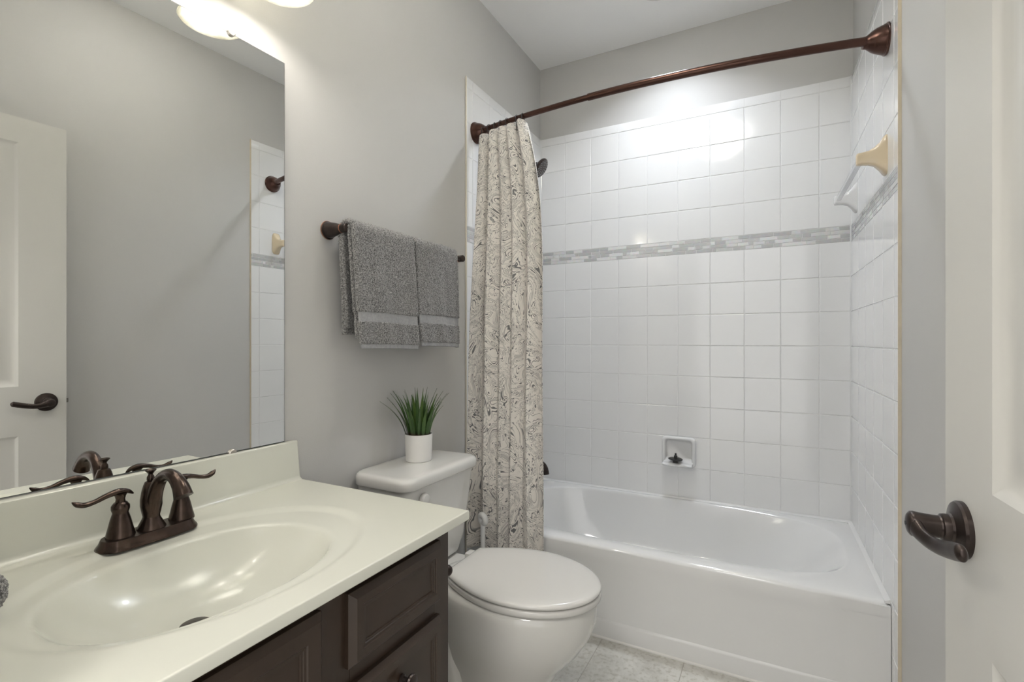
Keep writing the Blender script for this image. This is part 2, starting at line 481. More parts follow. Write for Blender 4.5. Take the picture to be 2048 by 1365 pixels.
# ------------------------------------------------------------------ wall tiles
P = 0.1545
def zr(k): return H_CAM + k * P
ROWS_UP = [zr(3.31), zr(4.312), zr(5.314), zr(6.313), zr(7.310)]
CAP_TOP = zr(7.62)
BAND0, BAND1 = zr(2.862), zr(3.31)
ROWS_DN = [zr(2.862 - 1.005 * k) for k in range(0, 14)]      # downwards from the band
def tile_patch(mb, u0, u1, v0, v1, place, g=0.0013, b=0.0016):
    """one pillowed tile, u along the wall, v = height; place(u, v, depth)"""
    if u1 - u0 < 0.006 or v1 - v0 < 0.006: return
    R = []
    for ins, d in ((g, 0.0), (g, TT - 0.0018), (g + b * 0.45, TT - 0.0005), (g + b * 1.3, TT)):
        R.append([place(a, c, d) for a, c in ((u0 + ins, v0 + ins), (u1 - ins, v0 + ins), (u1 - ins, v1 - ins), (u0 + ins, v1 - ins))])
    mb.rings(R, True, False, True)
def tiled(wall, us, place, zlow, rows_extra=None, cap=True, rng=0, skip=None):
    f = MB()
    for vs in (ROWS_UP, sorted(ROWS_DN)):
        for j in range(len(vs) - 1):
            for i in range(len(us) - 1):
                v0, v1 = max(vs[j], zlow), vs[j + 1]
                if v1 <= zlow + 0.005: continue
                if skip and skip(us[i], us[i + 1], v0, v1): continue
                tile_patch(f, us[i], us[i + 1], v0, v1, place)
    f.build('tile_field', M['tile'], wall, sharp=12)
    c = MB()
    for i in range(len(us) - 1):
        u0, u1 = us[i], us[i + 1]
        pr = ((ROWS_UP[-1] + 0.0013, 0.0), (ROWS_UP[-1] + 0.0013, TT - 0.001), (ROWS_UP[-1] + 0.003, TT), (CAP_TOP - 0.008, TT), (CAP_TOP - 0.003, TT - 0.0015), (CAP_TOP, TT - 0.005), (CAP_TOP, 0.0))
        c.rings([[place(uu, v, d) for v, d in pr] for uu in (u0 + 0.001, u1 - 0.001)])
    c.build('tile_cap', M['tile'], wall, sharp=20)
    # grout bed, a little behind the tile faces
    a0, a1 = us[0], us[-1]
    g = MB()
    g.rings([[place(a, c_, d) for a, c_ in ((a0 + 0.0005, zlow), (a1 - 0.0005, zlow), (a1 - 0.0005, CAP_TOP - 0.0015), (a0 + 0.0005, CAP_TOP - 0.0015))] for d in (0.0, TT - 0.0017)], True, True, True)
    g.build('grout', M['grout'], wall)
    # mosaic border
    rn = random.Random(rng)
    m_ = MB(); nrow = 4; hh = (BAND1 - BAND0) / nrow
    for r_ in range(nrow):
        u = a0 + 0.001 - rn.random() * 0.06
        while u < a1:
            L_ = rn.choice([0.02, 0.035, 0.05, 0.075, 0.075, 0.10])
            ua, ub = max(u, a0 + 0.001), min(u + L_, a1 - 0.001)
            u += L_
            if ub - ua < 0.006: continue
            tn = rn.random()
            dep = TT + (0.0004 if tn > 0.6 else -0.0007)
            R = []
            gg = 0.0009
            for ins, d in ((gg, 0.0), (gg, dep - 0.001), (gg + 0.001, dep)):
                R.append([place(a, c_, d) for a, c_ in ((ua + ins, BAND0 + r_ * hh + ins), (ub - ins, BAND0 + r_ * hh + ins), (ub - ins, BAND0 + (r_ + 1) * hh - ins), (ua + ins, BAND0 + (r_ + 1) * hh - ins))])
            m_.rings(R, True, False, True, tone=tn)
    m_.build('mosaic_border', M['mosaic'], wall, sharp=12)

RIM = 0.357
wb = bpy.data.objects['wall_back']; wl = bpy.data.objects['wall_left']; wr = bpy.data.objects['wall_right']
us = [TT] + [0.0056 + P * j for j in range(1, 10)] + [xr(YB)]
def place_b(u, v, d): return (u, YB + TT - d, v)
tiled(wb, us, place_b, RIM + 0.002, rng=5, skip=lambda a, b_, c, d: False)
YL = 1.855                     # front edge of left tiles
usl = [YL, YL + 0.047] + [YL + 0.047 + P * j for j in range(1, 5)] + [YB]
def place_l(u, v, d): return (d, u, v)
tiled(wl, usl, place_l, 0.0, rng=9)
YR = 1.797
def place_r(u, v, d): return (xw(u) - d, u, v)
usr = [YR] + [YR + 0.05 + P * j for j in range(0, 6)]
usr = [u for u in usr if u < YB - 0.03] + [YB]
tiled(wr, usr, place_r, 0.0, rng=12)
# ivory edge strips that finish the tile ends, white silicone in the corners
b = MB(); b.box((0.0, YL - 0.004, 0.09), (TT + 0.0003, YL + 0.001, CAP_TOP + 0.002), 0.002, 1); b.build('edge_trim', M['bullnose'], wl)
b = MB(); b.rings([[(xw(YR), YR - 0.003, z), (xw(YR) - TT - 0.0003, YR - 0.0015, z), (xw(YR) - TT - 0.0005, YR + 0.001, z), (xw(YR), YR + 0.001, z)] for z in (0.09, CAP_TOP + 0.002)]); b.build('edge_trim', M['caulk'], wr)
b = MB(); s_ = 0.006
b.rings([[(xr(YB), YB - s_, z), (xr(YB) - s_ * 0.35, YB - s_ * 0.35, z), (xr(YB) - s_, YB, z), (xr(YB), YB, z)] for z in (RIM + 0.002, CAP_TOP - 0.001)])
b.rings([[(TT, YB - s_, z), (TT + s_ * 0.35, YB - s_ * 0.35, z), (TT + s_, YB, z), (TT, YB, z)] for z in (RIM + 0.002, CAP_TOP - 0.001)])
b.build('corner_caulk', M['tub'], wb)

# ------------------------------------------------------------------ bathtub
YA = 1.88                      # apron face
tub = thing('bathtub', 'white alcove bathtub with a plain front panel, set between the tiled walls', 'bathtub', (0.76, 2.26, 0))
def sq(a, n):                  # superellipse unit point
    c, s = cos(a), sin(a)
    return (math.copysign(abs(c) ** (2 / n), c), math.copysign(abs(s) ** (2 / n), s))
NB = 128
def basin_ring(cx, cy, hx0, hx1, hy, z, n):
    R = []
    for i in range(NB):
        a = 2 * pi * i / NB
        x, y = sq(a, n)
        R.append((cx + (hx1 if x > 0 else hx0) * x, cy + hy * y, z))
    return R
CX, CY = 0.76, 2.283
def outer_ring(z, ins=0.0):
    """same angular order as the basin rings, on the tub's rectangular outline"""
    R = []
    for i in range(NB):
        a = 2 * pi * i / NB
        x, y = sq(a, 40)
        yy = CY + (YB - 0.001 - ins - CY) * y if y > 0 else CY + (CY - YA - ins) * y
        xx = CX + ((xr(yy) - 0.001 - ins) - CX) * x if x > 0 else CX + (CX - TT - 0.001 - ins) * x
        R.append((xx, yy, z))
    return R
b = MB()
rg = [outer_ring(0.30), outer_ring(RIM - 0.014), outer_ring(RIM - 0.010, 0.0012), outer_ring(RIM - 0.004, 0.005), outer_ring(RIM, 0.014)]
#            hx0    hx1    hy    z     n
for hx0, hx1, hy, z, n in [(0.690, 0.700, 0.3310, RIM - 0.0003, 3.6), (0.6865, 0.694, 0.3285, RIM - 0.0015, 3.6), (0.684, 0.687, 0.3265, RIM - 0.005, 3.5), (0.681, 0.675, 0.3240, RIM - 0.014, 3.5), (0.676, 0.645, 0.3200, RIM - 0.035, 3.4),
                           (0.667, 0.605, 0.312, RIM - 0.075, 3.2), (0.650, 0.53, 0.298, RIM - 0.15, 3.0), (0.620, 0.46, 0.275, RIM - 0.235, 2.8),
                           (0.57, 0.41, 0.240, RIM - 0.285, 2.7), (0.48, 0.34, 0.18, RIM - 0.305, 2.6), (0.25, 0.2, 0.08, RIM - 0.308, 2.4)]:
    rg.append(basin_ring(CX, CY, hx0, hx1, hy, z, n))
b.rings(rg, True, False, True)
b.build('basin', M['tub'], tub, sharp=50)
b = MB(); cz = RIM - 0.001
yq = YB - 0.0006
b.rings([[(x, yq, cz + 0.007), (x, yq - 0.003, cz + 0.0045), (x, yq - 0.015, cz + 0.0005), (x, yq - 0.015, cz - 0.006), (x, yq, cz - 0.006)] for x in (TT + 0.001, xr(YB) - 0.001)])
b.rings([[(xr(y), y, cz + 0.007), (xr(y) - 0.003, y, cz + 0.0045), (xr(y) - 0.015, y, cz + 0.0005), (xr(y) - 0.015, y, cz - 0.006), (xr(y), y, cz - 0.006)] for y in (YA + 0.012, YB - 0.001)])
b.rings([[(TT, y, cz + 0.007), (TT + 0.003, y, cz + 0.0045), (TT + 0.015, y, cz + 0.0005), (TT + 0.015, y, cz - 0.006), (TT, y, cz - 0.006)] for y in (YA + 0.012, YB - 0.001)])
struct(b.build('trim_2', M['tub']))
# front panel with a recessed field and a base lip
b = MB()
x0, x1 = TT + 0.001, xr(YA) - 0.001
yf = YA
b.box((x0, yf + 0.001, 0.0), (x1, yf + 0.03, RIM - 0.012))
prof = [(0.31, 0.0), (0.30, 0.002), (0.082, 0.004), (0.074, 0.001), (0.070, -0.003), (0.064, -0.004), (0.006, -0.004), (0.0, -0.004)]
b.rings([[(x0, yf + d, z) for z, d in prof], [(1.40, yf + d, z) for z, d in prof]], False, False, False)
b.rings([[(1.40, yf + d, z) for z, d in prof], [(1.425, yf - 0.001, z) for z, d in prof], [(x1, yf - 0.001, z) for z, d in prof]], False, False, False)
b.build('front_panel', M['tub'], tub, sharp=40)
b = MB(); b.rings([[(x, yf - 0.009, 0.0), (x, yf - 0.0085, 0.004), (x, yf - 0.004, 0.008), (x, yf, 0.008), (x, yf, 0.0)] for x in (x0, x1)]); b.build('floor_caulk', M['trim'], tub)
b = MB(); b.lathe([(0.0, 0), (0.034, 0), (0.036, 0.003), (0.03, 0.006), (0.0, 0.006)], (0.30, CY, RIM - 0.308), n=24); b.build('drain', M['bronze_dark'], tub)

# ------------------------------------------------------------------ shower rod, curtain, rings
ZR = 2.11
def rod_y(x):
    t_ = min(max(x / 1.527, 0), 1)
    return 1.930 - 0.088 * (sin(pi * t_) ** 0.8)
rod = thing('shower_rod', 'curved bronze shower curtain rod spanning the tub from wall to wall', 'shower rod', (0.76, 1.84, ZR))
b = MB(); pts = [(x, rod_y(x), ZR) for x in np.linspace(0.035, 0.58, 30)]; b.tube(pts, 0.0112, 20); b.build('inner_tube', M['bronze_rod'], rod)
b = MB(); pts = [(x, rod_y(x), ZR) for x in np.linspace(0.574, 1.47, 44)]; b.tube(pts, 0.0136, 20); b.build('outer_tube', M['bronze_rod'], rod)
prof = [(0.0, 0.0), (0.047, 0.0), (0.0485, 0.003), (0.0475, 0.007), (0.0440, 0.009), (0.0445, 0.012), (0.0425, 0.016), (0.0405, 0.022), (0.0365, 0.033), (0.0300, 0.044), (0.0235, 0.052), (0.0195, 0.058), (0.0180, 0.066), (0.0, 0.067)]
b = MB(); b.lathe(prof, (TT, 1.930, ZR), (1, -0.12, 0), 40); b.build('wall_flange', M['bronze_rod'], rod)
xe = xr(1.93)
b = MB(); b.lathe(prof, (xe, 1.930, ZR), (-1, -0.12, 0), 40); b.build('wall_flange', M['bronze_rod'], rod)

cur = thing('shower_curtain', 'off-white shower curtain with grey marbled swirls, drawn to the left end of the rod', 'shower curtain', (0.2, 1.84, 0.25))
NS, NZ = 260, 120
ztop, zbot = 2.085, 0.262
fold_x = [0.0, 0.10, 0.20, 0.33, 0.45, 0.60, 0.70, 0.86, 1.0]
def cloth(s, t):
    """s 0..1 along the cloth, t 0 (top)..1 (bottom)"""
    nf = 5.0
    xa = 0.050 + (0.012 - 0.050 + 0.02) * min(1, t * 2.2) ** 0.7
    xb = 0.300 + (0.381 - 0.300) * (1 - (1 - min(1, t * 2.0)) ** 3)
    ph = 2 * pi * nf * s + 0.55 * sin(2 * pi * s * 1.7 + 0.8) + 0.25 * sin(3 * t)
    amp = (0.017 + 0.007 * min(1, t * 3)) * (0.80 + 0.35 * sin(7.3 * s + 1.0))
    amp *= 1 - 0.25 * t
    x = xa + (xb - xa) * (s + 0.055 * sin(2 * ph) * (0.7) / 1.0 * 0.45)
    yrod = rod_y(max(0.0, x))
    ybase = yrod - 0.016 + (1.832 - (yrod - 0.016)) * min(1, t / 0.85) ** 0.9
    y = ybase - amp * sin(ph) - amp * 0.28 * sin(2 * ph + 1.1 + 2 * t) + 0.004 * sin(9 * t + 12 * s)
    x += 0.008 * cos(ph + 0.6) + 0.003 * sin(6 * t + 9 * s)
    fold_drop = (0.026 * (0.5 + 0.5 * sin(ph + 0.9)) ** 1.5 + 0.045 * max(0, (s - 0.90) / 0.10) ** 1.5) * max(0, 1 - t * 5)
    slope = 0.011 * s
    z = ztop + slope - fold_drop + (zbot + 0.02 * s - ztop - slope) * t
    return (x, y, z)
V = []; UV = []
for i in range(NS + 1):
    for j in range(NZ + 1):
        V.append(cloth(i / NS, j / NZ))
A = np.array(V).reshape(NS + 1, NZ + 1, 3)
arc = np.concatenate([[0], np.cumsum(np.linalg.norm(np.diff(A[:, NZ // 2], axis=0), axis=1))])
for i in range(NS + 1):
    for j in range(NZ + 1):
        UV.append((arc[i] * 1.0, A[i, j, 2]))
F = [(i * (NZ + 1) + j, (i + 1) * (NZ + 1) + j, (i + 1) * (NZ + 1) + j + 1, i * (NZ + 1) + j + 1) for i in range(NS) for j in range(NZ)]
b = MB(); b.add(V, F)
o = b.build('curtain_cloth', M['curtain'], cur, uv=UV, sharp=180)
md = o.modifiers.new('thickness', 'SOLIDIFY'); md.thickness = 0.0012; md.offset = 0

ring_s = [0.055, 0.095, 0.125, 0.16, 0.195, 0.245, 0.275]
ordw = ['first', 'second', 'third', 'fourth', 'fifth', 'sixth', 'seventh']
for k, x in enumerate(ring_s):
    y = rod_y(x); tilt = random.Random(k).uniform(-0.25, 0.25)
    rt = thing('curtain_ring', f'dark wire curtain ring on the shower rod, {ordw[k]} of seven counting from the left flange', 'curtain ring', (x, y, ZR), 'curtain rings on the shower rod')
    MB().torus((x, y, ZR - 0.0055), (1, tilt, 0), 0.0185, 0.0016, 28, 8).build('ring_wire', M['blackplastic'], rt)
    b = MB(); b.tube(bez([(x, y - 0.004, ZR - 0.0235), (x + 0.003, y - 0.010, ZR - 0.034), (x + 0.002, y - 0.008, ZR - 0.046), (x, y - 0.002, ZR - 0.05)], 5), 0.0018, 8)
    b.sphere((x, y - 0.002, ZR - 0.05), 0.0035, 10, 8)
    b.build('hook', M['blackplastic'], rt)

# ------------------------------------------------------------------ shower head, tub spout, valve
sh = thing('shower_sprayer', 'dark bronze shower head peeking out from behind the curtain', 'shower head', (TT, 2.27, 2.08))
b = MB(); b.lathe([(0, 0), (0.03, 0), (0.028, 0.006), (0.015, 0.012), (0, 0.012)], (TT, 2.27, 2.10), (1, 0, 0), 24)
b.tube(bez([(TT + 0.005, 2.27, 2.10), (0.06, 2.27, 2.105), (0.11, 2.27, 2.085), (0.14, 2.27, 2.06)], 6), 0.009, 14); b.build('arm', M['bronze_dark'], sh)
ax = Vector((0.84, 0.06, -0.54)).normalized()
c0 = Vector((0.146, 2.268, 2.052))
b = MB(); b.lathe([(0.0, -0.012), (0.011, -0.010), (0.013, 0.0), (0.016, 0.012), (0.034, 0.026), (0.046, 0.034), (0.049, 0.040), (0.048, 0.046), (0.044, 0.049), (0.0, 0.052)], c0, ax, 36)
hd = b.build('head', M['bronze_dark'], sh)
b = MB(); q = ax.to_track_quat('Z', 'Y').to_matrix()
for rr, nn in ((0.009, 5), (0.019, 10), (0.030, 15), (0.039, 18)):
    for k in range(nn):
        p = c0 + q @ Vector((rr * cos(2 * pi * k / nn), rr * sin(2 * pi * k / nn), 0.0505))
        b.sphere(tuple(p), 0.0016, 6, 4)
b.build('nozzles', M['nozzle'], hd)
sp = thing('tub_spout', 'dark bronze tub spout with a lift knob, half hidden behind the curtain', 'tub spout', (TT, 2.27, 0.54))
b = MB(); b.lathe([(0, 0), (0.032, 0), (0.031, 0.006), (0.026, 0.012), (0.0245, 0.02), (0.0, 0.02)], (TT, 2.27, 0.545), (1, 0, 0), 24)
b.tube(bez([(TT, 2.27, 0.545), (0.09, 2.27, 0.546), (0.150, 2.27, 0.545), (0.185, 2.27, 0.535), (0.200, 2.27, 0.512), (0.203, 2.27, 0.494)], 6),
       [0.022] * 12 + [0.0215] * 6 + [0.0205] * 6 + [0.0195] * 6 + [0.021], 18); b.build('spout_body', M['bronze_dark'], sp)
b = MB(); b.lathe([(0.0, 0), (0.004, 0), (0.004, 0.018), (0.008, 0.022), (0.007, 0.03), (0, 0.032)], (0.178, 2.27, 0.552), n=16); b.build('diverter_knob', M['bronze_dark'], sp)

# ------------------------------------------------------------------ soap dish with stopper
sd = thing('soap_dish', 'white ceramic recessed soap dish on the tiled wall above the tub', 'soap dish', (0.783, YB, 0.59))
Y0 = YB - 0.0005
def rrect(x0, x1, z0, z1, r, y, n=6, wav=0.0):
    P_ = []
    for cx_, cz_, a0 in ((x1 - r, z1 - r, 0), (x0 + r, z1 - r, 90), (x0 + r, z0 + r, 180), (x1 - r, z0 + r, 270)):
        for k in range(n + 1):
            a = radians(a0 + 90 * k / n)
            P_.append((cx_ + r * cos(a), y, cz_ + r * sin(a)))
        # extra points along the sides
        nx = {0: ((x1 - r, z1), (x0 + r, z1)), 90: ((x0, z1 - r), (x0, z0 + r)), 180: ((x0 + r, z0), (x1 - r, z0)), 270: ((x1, z0 + r), (x1, z1 - r))}[a0]
        for k in range(1, 12):
            t_ = k / 12
            zz = nx[0][1] + (nx[1][1] - nx[0][1]) * t_
            if a0 == 180: zz += wav * cos(t_ * pi * 6)
            P_.append((nx[0][0] + (nx[1][0] - nx[0][0]) * t_, y, zz))
    return P_
b = MB()
X0, X1, Z0, Z1 = 0.700, 0.866, 0.518, 0.672
R = [rrect(X0, X1, Z0, Z1, 0.02, Y0), rrect(X0, X1, Z0, Z1, 0.02, Y0 - 0.008), rrect(X0 + 0.002, X1 - 0.002, Z0 + 0.001, Z1 - 0.002, 0.02, Y0 - 0.015), rrect(X0 + 0.006, X1 - 0.006, Z0 + 0.003, Z1 - 0.006, 0.02, Y0 - 0.020, wav=0.0015),
     rrect(X0 + 0.012, X1 - 0.012, Z0 + 0.009, Z1 - 0.012, 0.02, Y0 - 0.021, wav=0.003), rrect(X0 + 0.017, X1 - 0.017, Z0 + 0.014, Z1 - 0.017, 0.018, Y0 - 0.016, wav=0.002),
     rrect(X0 + 0.021, X1 - 0.021, Z0 + 0.020, Z1 - 0.021, 0.016, Y0 - 0.004), rrect(X0 + 0.024, X1 - 0.024, Z0 + 0.024, Z1 - 0.026, 0.016, Y0 + 0.0004)]
b.rings(R, True, False, True)
# sloped tray with a rounded lip in front
tr = []
for xx in np.linspace(X0 + 0.012, X1 - 0.012, 15):
    wv = 0.0018 * cos((xx - X0) * 110)
    tr.append([(xx, Y0 - 0.001, Z0 + 0.045), (xx, Y0 - 0.010, Z0 + 0.032), (xx, Y0 - 0.024, Z0 + 0.025), (xx, Y0 - 0.046, Z0 + 0.026 + wv), (xx, Y0 - 0.056, Z0 + 0.024 + wv), (xx, Y0 - 0.060, Z0 + 0.018 + wv), (xx, Y0 - 0.056, Z0 + 0.011), (xx, Y0 - 0.04, Z0 + 0.005), (xx, Y0 - 0.019, Z0 + 0.002), (xx, Y0 - 0.001, Z0 + 0.002)])
b.rings(tr)
b.build('dish', M['white_ceramic'], sd, sharp=60)
st = thing('tub_stopper', 'black tub drain stopper resting in the wall soap dish', 'stopper', (0.775, Y0 - 0.030, 0.545))
b = MB(); b.lathe([(0, 0), (0.012, 0), (0.011, 0.010), (0.009, 0.013), (0.030, 0.0145), (0.035, 0.0165), (0.035, 0.0185), (0.030, 0.0205), (0.0, 0.022)], (0.772, Y0 - 0.038, 0.545), (0.05, -0.02, 1), 28); b.build('disc', M['blackplastic'], st)
b = MB(); b.lathe([(0.0085, 0), (0.0085, 0.012), (0.007, 0.014), (0.0045, 0.015), (0.0045, 0.024), (0.003, 0.026), (0, 0.026)], (0.773, Y0 - 0.038, 0.566), (0.05, -0.02, 1), 16); b.build('post', M['blackplastic'], st)

# ------------------------------------------------------------------ ceramic bar on the right wall
def post(yc, zc_, ln, hgt, mat, parent, sgn):
    """flared ceramic post, blade shaped, growing from the right wall"""
    xb = xr(yc)
    R = []
    n = 28
    for d, h0, h1, hy in [(0.0, 1.0, 0.98, 0.026), (0.004, 1.0, 1.0, 0.026), (0.010, 0.93, 0.93, 0.0245), (0.022, 0.66, 0.68, 0.020), (0.036, 0.45, 0.46, 0.0165), (0.052, 0.33, 0.36, 0.0145), (0.07, 0.285, 0.33, 0.0135), (0.082, 0.27, 0.33, 0.013), (0.087, 0.25, 0.31, 0.0115), (0.089, 0.18, 0.24, 0.008)]:
        ring = []
        for k in range(n):
            sx_, sz_ = sq(2 * pi * k / n, 4.5)
            ring.append((xb + 0.0015 - d * (ln + 0.0015) / 0.089, yc + hy * sx_, zc_ + hgt / 2 * ((h0 if sz_ > 0 else h1) * sz_) + 0.0))
        R.append(ring)
    return MB().rings(R).build('post', mat, parent, sharp=50)
cb = thing('ceramic_towel_bar', 'clear bar between a beige and a white ceramic post on the right tiled wall', 'towel bar', (1.50, 2.23, 1.745))
o1 = post(1.955, 1.752, 0.080, 0.128, M['beige_ceramic'], cb, 1); o1['label'] = 'beige ceramic near post'
o2 = post(2.515, 1.760, 0.080, 0.125, M['white_ceramic'], cb, -1); o2['label'] = 'white ceramic far post'
b = MB(); b.rings([[(xr(y) - 0.066 + a * 0.008, y, 1.752 + (y - 1.955) * 0.012 + c * 0.008) for a, c in ((-1, -1), (1, -1), (1, 1), (-1, 1))] for y in (1.982, 2.488)]); b.build('bar', M['acrylic'], cb)

# ------------------------------------------------------------------ mirror
mir = thing('mirror', 'large frameless wall mirror above the vanity backsplash', 'mirror', (0.004, 0.58, 0.88))
MY0, MY1, MZ0, MZ1 = 0.19, 0.925, 0.880, 1.933
MROT = radians(0.95)
def mx_(y): return 0.0105 - (MY1 - y) * math.tan(MROT)      # front face, leaning slightly off the wall
b = MB()
b.rings([[(mx_(MY0) - 0.0005, MY0, MZ0), (mx_(MY1) - 0.0005, MY1, MZ0), (mx_(MY1) - 0.0005, MY1, MZ1), (mx_(MY0) - 0.0005, MY0, MZ1)],
         [(mx_(MY0) - 0.0022, MY0, MZ0), (mx_(MY1) - 0.006, MY1, MZ0), (mx_(MY1) - 0.006, MY1, MZ1), (mx_(MY0) - 0.0022, MY0, MZ1)]])
b.build('glass_edge', M['mirror_edge'], mir)
e_ = 0.0016
b = MB(); b.add([(mx_(MY0), MY0, MZ0 + e_), (mx_(MY1), MY1 - e_, MZ0 + e_), (mx_(MY1), MY1 - e_, MZ1 - e_), (mx_(MY0), MY0, MZ1 - e_)], [(0, 1, 2, 3)])
b.build('glass', M['mirror'], mir)
for (yc, zc_, s_) in ((0.772, MZ1, -1), (0.775, MZ0, 1), (0.30, MZ1, -1), (0.30, MZ0, 1)):
    b = MB(); xx = mx_(yc)
    R = []
    for d, rr in ((-0.004, 0.010), (0.004, 0.010), (0.0055, 0.008)):
        R.append([(xx + d, yc + rr * cos(pi * k / 14), zc_ - s_ * 0.002 + s_ * rr * sin(pi * k / 14)) for k in range(15)])
    b.rings(R); b.build('clip', M['nickel'], mir)

# ------------------------------------------------------------------ vanity light
vl = thing('vanity_light', 'vanity light with down-facing alabaster glass shades on the wall over the mirror', 'wall lamp', (0.0, 0.55, 2.12))
b = MB(); b.box((0.0, 0.22, 2.16), (0.018, 0.88, 2.22), 0.006); b.build('backplate', M['bronze'], vl)
SHX, SHZ, SHR = 0.150, 2.026, 0.080
for yc in (0.805, 0.55, 0.295):
    b = MB(); b.tube(bez([(0.014, yc, 2.19), (0.07, yc, 2.22), (0.13, yc, 2.215), (SHX, yc, 2.17), (SHX, yc, 2.14)], 6), 0.008, 12)
    b.lathe([(0, 0), (0.024, 0), (0.026, -0.02), (0.022, -0.03), (0, -0.03)], (SHX, yc, 2.155), n=20); b.build('arm', M['bronze'], vl)
    b = MB()
    prof = [(0.024, 0.105), (0.034, 0.102), (0.046, 0.085), (0.058, 0.055), (0.068, 0.03), (SHR - 0.006, 0.008), (SHR, 0.0), (SHR - 0.002, -0.002), (SHR - 0.005, 0.0), (SHR - 0.011, 0.008), (0.064, 0.03), (0.054, 0.055), (0.042, 0.083), (0.03, 0.098), (0.024, 0.1)]
    b.lathe(prof, (SHX, yc, SHZ), n=48, cap0=False, cap1=False)
    o = b.build('shade', M['alabaster'], vl)
    MB().sphere((SHX, yc, SHZ + 0.078), 0.018, 20, 12, sz=1.0).build('bulb', M['bulb'], o)
    lamp('vanity_bulb_lamp', 'POINT', (SHX, yc, SHZ + 0.030), LAMP_VAN, (1.0, 0.945, 0.86), 0.028)
fm = thing('fill_bowl_light', 'added round alabaster bowl ceiling light, out of view, for even fill', 'ceiling light', (0.85, 1.15, ZC))  # assumed fixture, added to house the room fill
b = MB(); b.lathe([(0.0, 0), (0.07, 0), (0.075, -0.012), (0.07, -0.02), (0.0, -0.02)], (0.85, 1.15, ZC), n=40); b.build('canopy', M['bronze'], fm)
b = MB(); b.lathe([(0.17, -0.035), (0.172, -0.045), (0.165, -0.075), (0.145, -0.11), (0.11, -0.14), (0.06, -0.158), (0.0, -0.164)], (0.85, 1.15, ZC), n=48, cap0=False); b.build('glass_bowl', M['alabaster'], fm)
b = MB(); b.lathe([(0.006, -0.02), (0.006, -0.166), (0.012, -0.168), (0.010, -0.176), (0.0, -0.18)], (0.85, 1.15, ZC), n=16); b.build('finial', M['bronze'], fm)
rc = thing('recessed_light', 'round recessed ceiling light over the bathtub', 'ceiling light', (0.76, 2.27, ZC))
b = MB(); b.lathe([(0.072, 0.0), (0.072, -0.006), (0.085, -0.007), (0.095, -0.003), (0.095, 0.0)], (0.76, 2.27, ZC), n=40, cap0=False, cap1=False); b.build('trim_ring', M['trim'], rc)
b = MB(); b.lathe([(0, -0.003), (0.072, -0.003)], (0.76, 2.27, ZC), n=40, cap0=False, cap1=False); b.build('lens', M['lens'], rc)

# ------------------------------------------------------------------ vanity cabinet
ZT = 0.768                     # counter surface
XF = 0.562; YC1 = 0.925; YC0 = YF + 0.004
vc = thing('vanity_cabinet', 'dark espresso vanity cabinet under the cream sink top', 'cabinet', (0.28, 0.54, 0))
b = MB()
zc1 = ZT - 0.0225
for y0, y1 in ((YC0, YC0 + 0.016), (YC1 - 0.016, YC1)):
    b.rings([[(0.004, y, 0.10), (0.004, y, 0.0), (XF - 0.07, y, 0.0), (XF - 0.07, y, 0.10), (XF - 0.001, y, 0.10), (XF - 0.001, y, zc1), (0.004, y, zc1)] for y in (y0, y1)])
b.box((0.004, YC0 + 0.016, 0.10), (XF - 0.02, YC1 - 0.016, 0.116)); b.box((0.004, YC0 + 0.016, 0.116), (0.010, YC1 - 0.016, zc1))
b.box((XF - 0.086, YC0 + 0.016, 0.0), (XF - 0.07, YC1 - 0.016, 0.10))
b.build('carcass', M['cabinet'], vc)
b = MB()
for y0, y1 in ((YC0, 0.20), (0.555, 0.63), (0.872, YC1)): b.box((XF - 0.02, y0, 0.10), (XF, y1, zc1), 0.001, 1)
for y0, y1, z0, z1 in ((0.20, 0.555, 0.10, 0.125), (0.20, 0.555, 0.718, zc1), (0.63, 0.872, 0.10, 0.125), (0.63, 0.872, 0.315, 0.355), (0.63, 0.872, 0.557, 0.607), (0.63, 0.872, 0.718, zc1)): b.box((XF - 0.02, y0, z0), (XF, y1, z1))
b.build('face_frame', M['cabinet'], vc)
def front(name, y0, y1, z0, z1, parent, fr=0.036, thk=0.020):
    """raised frame front on the cabinet's face (normal +x): bevelled edge, frame, stepped recess"""
    b = MB(); R = []
    for ins, d in [(0.001, 0.0), (0.001, thk - 0.011), (0.004, thk - 0.008), (0.011, thk), (fr - 0.010, thk), (fr - 0.008, thk - 0.0022), (fr - 0.004, thk - 0.0025), (fr - 0.003, thk - 0.0042), (fr, thk - 0.0045), (fr + 0.001, thk - 0.0068)]:
        R.append([(XF + d, y0 + ins, z0 + ins), (XF + d, y1 - ins, z0 + ins), (XF + d, y1 - ins, z1 - ins), (XF + d, y0 + ins, z1 - ins)])
    b.rings(R, True, True, True)
    return b.build(name, M['cabinet'], parent, sharp=20)
def knob(y, z, parent):
    b = MB(); b.lathe([(0, 0), (0.009, 0), (0.009, 0.002), (0.0055, 0.004), (0.005, 0.012), (0.009, 0.016), (0.0145, 0.020), (0.0155, 0.0235), (0.014, 0.027), (0.006, 0.029), (0, 0.029)], (XF + 0.0145, y, z), (1, 0, 0), 24)
    b.build('knob', M['bronze_dark'], parent)
front('drawer', 0.617, 0.882, 0.597, 0.728, vc)
d2 = front('drawer', 0.617, 0.882, 0.345, 0.567, vc); knob(0.750, 0.506, d2)
d3 = front('drawer', 0.617, 0.882, 0.115, 0.325, vc); knob(0.750, 0.22, d3)
dr = front('door', 0.195, 0.562, 0.115, 0.728, vc, fr=0.045); knob(0.53, 0.55, dr)

